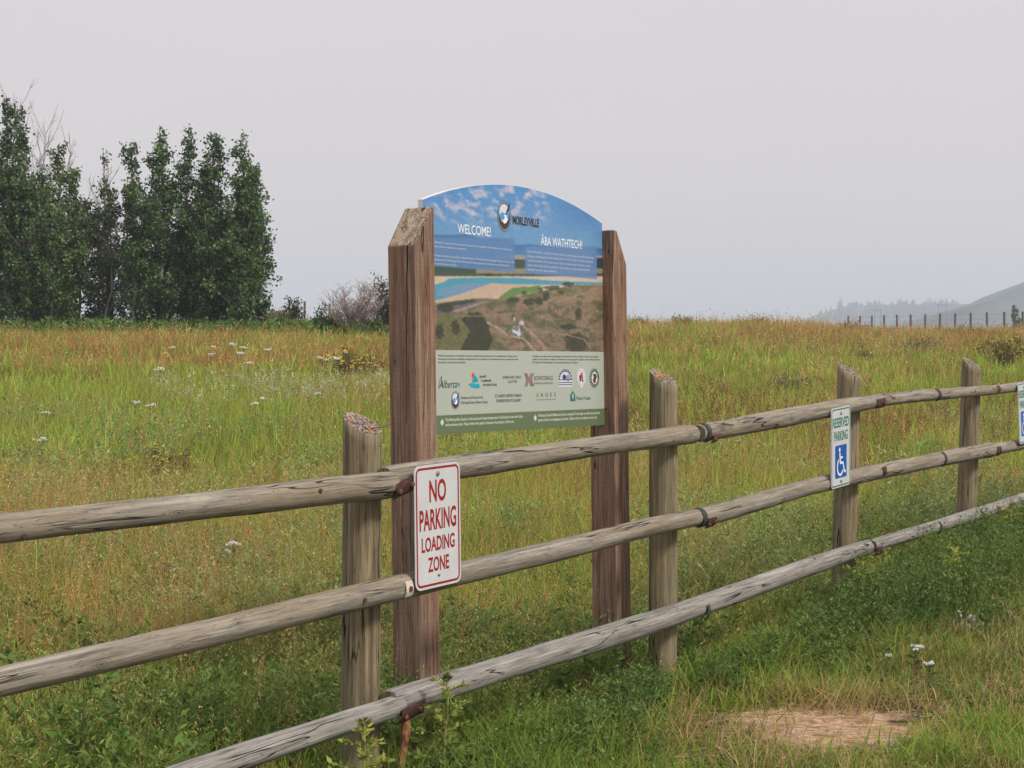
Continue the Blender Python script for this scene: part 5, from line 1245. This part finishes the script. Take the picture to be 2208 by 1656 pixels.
tree(342, 60, 270, 105, 'tall pointed aspen, the spire at the left of the right-hand clump', 8, 9500, (0.058, 0.108, 0.036), stems=2)
tree(404, 60.5, 277, 90, 'aspen with a tall narrow plume and a bare pale trunk in the right-hand clump', 9, 6500, (0.055, 0.105, 0.036), stems=2, barkc=(0.42, 0.38, 0.32))
tree(456, 60, 286, 95, 'dense aspen with a tufted top in the middle of the right-hand clump', 10, 9000, (0.052, 0.098, 0.034), stems=2)
tree(498, 59.5, 291, 80, 'aspen with a slanting top tuft near the right end of the clump', 11, 7500, (0.062, 0.115, 0.038), lean=0.6, stems=2)
tree(524, 59, 352, 95, 'leaning aspen bulging out at the right end of the clump', 12, 9500, (0.068, 0.12, 0.042), lean=0.5, stems=2)
tree(430, 61.5, 430, 170, 'low dense tree behind the middle of the right-hand clump', 13, 6200, DKG, stems=3, low=0.06)
tree(312, 61.5, 470, 120, 'low dense tree behind the pointed aspen', 14, 4200, DKG, stems=3, low=0.06)
tree(548, 60.5, 418, 66, 'small rounded tree at the outer right edge of the clump', 17, 5000, (0.048, 0.085, 0.034), stems=2, low=0.05)
tree(480, 60.2, 450, 130, 'low dark tree behind the right end of the clump', 18, 8000, DKG, stems=3, low=0.05)
tree(34, 62.5, 225, 130, 'bare leafless tree whose pale twigs stick up at the far left', 20, 0, bare=True, name='bare_tree', group='bare trees at the left', barkc=(0.46, 0.41, 0.37), stems=2)
tree(98, 62.5, 275, 150, 'bare leafless tree with spreading twigs above the second aspen', 21, 0, bare=True, name='bare_tree', group='bare trees at the left', barkc=(0.46, 0.41, 0.37), stems=2)
tree(152, 62.5, 296, 90, 'bare leafless tree with upright twigs above the bushy aspen', 22, 0, bare=True, name='bare_tree', group='bare trees at the left', barkc=(0.46, 0.41, 0.37), stems=2)
tree(240, 62.5, 345, 90, 'bare leafless tree with fine twigs over the gap', 23, 0, bare=True, name='bare_tree', group='bare trees at the left', barkc=(0.46, 0.41, 0.37), stems=2)
# shrubs between the trees and the board
shrub('willow_bush', 635, 61, 0.95, 1.5, 'small dark leafy willow standing alone right of the trees', (0.05, 0.075, 0.04), None, 0, 50, leaf=0.11, nleaf=520, nstem=11, group='bushes behind the board')
shrub('willow_bush', 693, 61, 0.7, 1.15, 'tiny thin willow between the lone one and the grey bush', (0.06, 0.085, 0.045), None, 0, 51, leaf=0.11, nleaf=320, nstem=8, group='bushes behind the board')
shrub('bare_bush', 765, 57, 2.1, 2.25, 'wide leafless grey-pink bush left of the near sign post', (0.1, 0.1, 0.06), None, 0, 52, nstem=26, nleaf=0, twiggy=True, barec=(0.34, 0.27, 0.25), group='bushes behind the board')
shrub('green_bush', 835, 60, 1.3, 2.2, 'olive-green bush half hidden by the near sign post', (0.085, 0.095, 0.045), None, 0, 53, leaf=0.09, nleaf=2600, nstem=22, group='bushes behind the board')
shrub('green_bush', 715, 57.5, 0.9, 0.75, 'dark green bush at the foot of the grey bush on its left', (0.055, 0.095, 0.035), None, 0, 54, leaf=0.10, nleaf=1600, nstem=18, group='bushes behind the board')
shrub('green_bush', 665, 57.5, 1.5, 0.5, 'low bright green growth under the lone willow', (0.085, 0.15, 0.035), None, 0, 55, leaf=0.10, nleaf=1600, nstem=18, group='bushes behind the board')
shrub('green_bush', 800, 57.8, 1.0, 0.7, 'low green bush between the grey bush and the sign post', (0.08, 0.12, 0.035), None, 0, 56, leaf=0.10, nleaf=1300, nstem=18, group='bushes behind the board')
shrub('bare_bush', 612, 80, 1.9, 0.75, 'low tan bush on the brow right of the trees', (0.24, 0.17, 0.10), None, 0, 57, leaf=0.12, nleaf=1500, nstem=30, barec=(0.32, 0.24, 0.16), group='bushes behind the board')

# ------------------------------------------------------------------ wire fence on the brow
M_WPOST = wood('far_post_wood', (0.12, 0.085, 0.06), (0.25, 0.19, 0.15), (0.16, 0.12, 0.09), 'Z', 0.01, 0.4, 1.0)
M_WIRE = plain('fence_wire', (0.30, 0.29, 0.28), 0.5, 0.6)
r_k, V_k = 0.0225, 433.0
D0_ = 100.0; pts = []
wf = empty('wire_fence', (col(2205, D0_), D0_, 0)); tag(wf, 'distant wire fence with short brown posts along the brow at the right', 'fence')
for k in range(-3, 13):
    pxk = (2205 + k * r_k * V_k) / (1 + k * r_k); Yk = D0_ * (1 + k * r_k); x = col(pxk, Yk); g = float(ground(x, Yk))
    top = float(np.interp(pxk, [1860, 2000, 2100, 2205, 2300], [681, 677, 674, 672, 670])); zt = EYE + (HY - top) / F * Yk
    seg = 10; V = []
    rr = 0.072 + 0.010 * math.sin(k * 3.1)
    for z, r2 in ((-0.3, 1.0), (zt - g, 0.95)):
        for j in range(seg): V.append((rr * r2 * math.cos(j * 2 * math.pi / seg), rr * r2 * math.sin(j * 2 * math.pi / seg), z))
    Fs = [(j, (j + 1) % seg, seg + (j + 1) % seg, seg + j) for j in range(seg)] + [tuple(range(seg, 2 * seg))]
    o = mesh_py('post', V, Fs, M_WPOST, wf); o.location = (x - wf.location[0], Yk - wf.location[1], g)
    o.rotation_euler = (0, 0.03 * math.sin(k * 5.3), 0)
    pts.append((x - wf.location[0], Yk - wf.location[1], zt))
for dz in (0.12, 0.4, 0.7):
    V_, Q_ = tube([(a, b, c - dz) for a, b, c in pts], 0.005, 4); mesh_np('wire', V_, Q_, M_WIRE, parent=wf)
for pxk, Yk, tr, lab in ((657, 92, 650, 'lone dark fence post on the brow behind the small willow'), (711, 92, 655, 'lone dark fence post on the brow left of the grey bush')):
    x = col(pxk, Yk); g = float(ground(x, Yk)); zt = EYE + (HY - tr) / F * Yk - g
    V_, Q_ = tube([(0, 0, -0.2), (0, 0, zt * .5), (0.01, 0, zt)], 0.06, 8); o = mesh_np('fence_post', V_, Q_, M_WPOST); o.location = (x, Yk, g); tag(o, lab, 'post', 'lone posts on the brow')

# ------------------------------------------------------------------ power poles, far trees
M_POLE = plain('power_pole_wood', (0.10, 0.075, 0.06), 0.9, 0, 0.2, 1)
for pxa, pxb, Y, row, lab in ((1886, 1899, 1200, 667, 'far H-shaped power pole with crossarm, left one'), (2023, 2040, 1150, 656, 'far H-shaped power pole with tall legs, right one')):
    xa, xb = col(pxa, Y), col(pxb, Y); zt = EYE + (HY - row) / F * Y; g = -20.0
    e = empty('power_pole', ((xa + xb) / 2, Y, g)); tag(e, lab, 'power pole', 'power poles in the haze')
    for x in (xa, xb):
        V_, Q_ = tube([(x - (xa + xb) / 2, 0, 0), (x - (xa + xb) / 2, 0, (zt - g) * .5), (x - (xa + xb) / 2, 0, zt - g)], [0.28, 0.25, 0.2], 8); mesh_np('pole', V_, Q_, M_POLE, parent=e)
    hw = abs(xb - xa) * 0.85; V_, Q_ = tube([(-hw, 0, zt - g - 0.5), (0, 0, zt - g - 0.5), (hw, 0, zt - g - 0.5)], 0.22, 6); mesh_np('crossarm', V_, Q_, M_POLE, parent=e)
rng = np.random.default_rng(77); fo = Bag()
def conifer(x, y, z, h, w, dark):
    n_ = 9
    for k in range(n_):
        f = k / n_; rr = w * 0.5 * (1 - f) * rng.uniform(0.75, 1.25) + 0.1; m = 9; a = np.linspace(0, 2 * np.pi, m, endpoint=False) + rng.random()
        ra = rr * rng.uniform(0.7, 1.2, m); z0 = z + h * (0.05 + 0.95 * f)
        V = np.concatenate([np.stack([x + ra * np.cos(a), y + ra * np.sin(a), np.full(m, z0)], 1), np.stack([x + 0.12 * ra * np.cos(a), y + 0.12 * ra * np.sin(a), np.full(m, z0 + h * 0.24 * (1 - 0.3 * f))], 1)])
        Qq = np.array([(j, (j + 1) % m, m + (j + 1) % m, m + j) for j in range(m)]); fo.add(V, Qq, dark)
ridge_px = np.array([1560, 1700, 1760, 1812, 1880, 1960, 2080, 2300, 3200]); ridge_row = np.array([712, 700, 682, 662, 657, 655, 656, 660, 640])
for k in range(760):
    p = rng.uniform(1745, 2420); Y = YR + rng.uniform(-260, 60)
    dens = 0.25 + 0.75 * (fbm(np.array([p / 38.0]), np.array([0.5]), 131)[0] > 0.48)
    if rng.random() > dens: continue
    zz_ = EYE + (HY - np.interp(p, ridge_px, ridge_row)) / F * Y + (Y - YR - 30) * 0.045
    conifer(col(p, Y), Y, zz_ - 4, rng.uniform(6, 11), rng.uniform(4, 8), (0.035, 0.055, 0.04))
for p, top, w in ((1813, 641, 6), (1808, 650, 7), (1832, 650, 12), (1845, 649, 12), (1858, 651, 10), (1938, 640, 7), (1944, 646, 7), (1968, 645, 6), (1990, 649, 8), (2003, 640, 8), (2013, 645, 6), (2050, 649, 6), (1950, 651, 8)):
    base = np.interp(p, ridge_px, ridge_row) + 8; z0 = EYE + (HY - base) / F * YR; h = (base - top) / F * YR
    for _ in range(3): conifer(col(p + rng.uniform(-1.5, 1.5), YR), YR + rng.uniform(-10, 10), z0, h * rng.uniform(0.85, 1), w / F * YR * 1.2, (0.035, 0.055, 0.04))
tag(fo.build('forest', M_BARK), 'conifers along the hazy ridge', 'forest', kind='stuff')
# round-headed tree in the valley at the right
tree(2187, 330, 655, 26, 'hazy round-headed tree below the hill at the right edge', 60, 5000, (0.04, 0.08, 0.03), group='trees in the valley', name='valley_tree', leafs=0.6, stems=3, low=0.3)

# ------------------------------------------------------------------ smoke haze
def haze_box(x0, x1, y0, y1, z0, z1, dens):
    V = [(x, y, z) for z in (z0, z1) for x, y in ((x0, y0), (x1, y0), (x1, y1), (x0, y1))]
    Fs = [(0, 3, 2, 1), (4, 5, 6, 7), (0, 1, 5, 4), (1, 2, 6, 5), (2, 3, 7, 6), (3, 0, 4, 7)]
    m = bpy.data.materials.new('smoke_haze'); m.use_nodes = True; n, l = m.node_tree.nodes, m.node_tree.links; n.clear()
    o = n.new('ShaderNodeOutputMaterial'); v = n.new('ShaderNodeVolumePrincipled'); v.inputs['Color'].default_value = (0.80, 0.90, 1.0, 1); v.inputs['Density'].default_value = dens; v.inputs['Anisotropy'].default_value = 0.0
    l.new(v.outputs[0], o.inputs['Volume'])
    return tag(mesh_py('haze', V, Fs, m), 'thin blue-grey wildfire smoke over the land', 'haze', kind='stuff')
haze_box(-3600, 3600, -70, 6100, -40, 130, 0.00055)
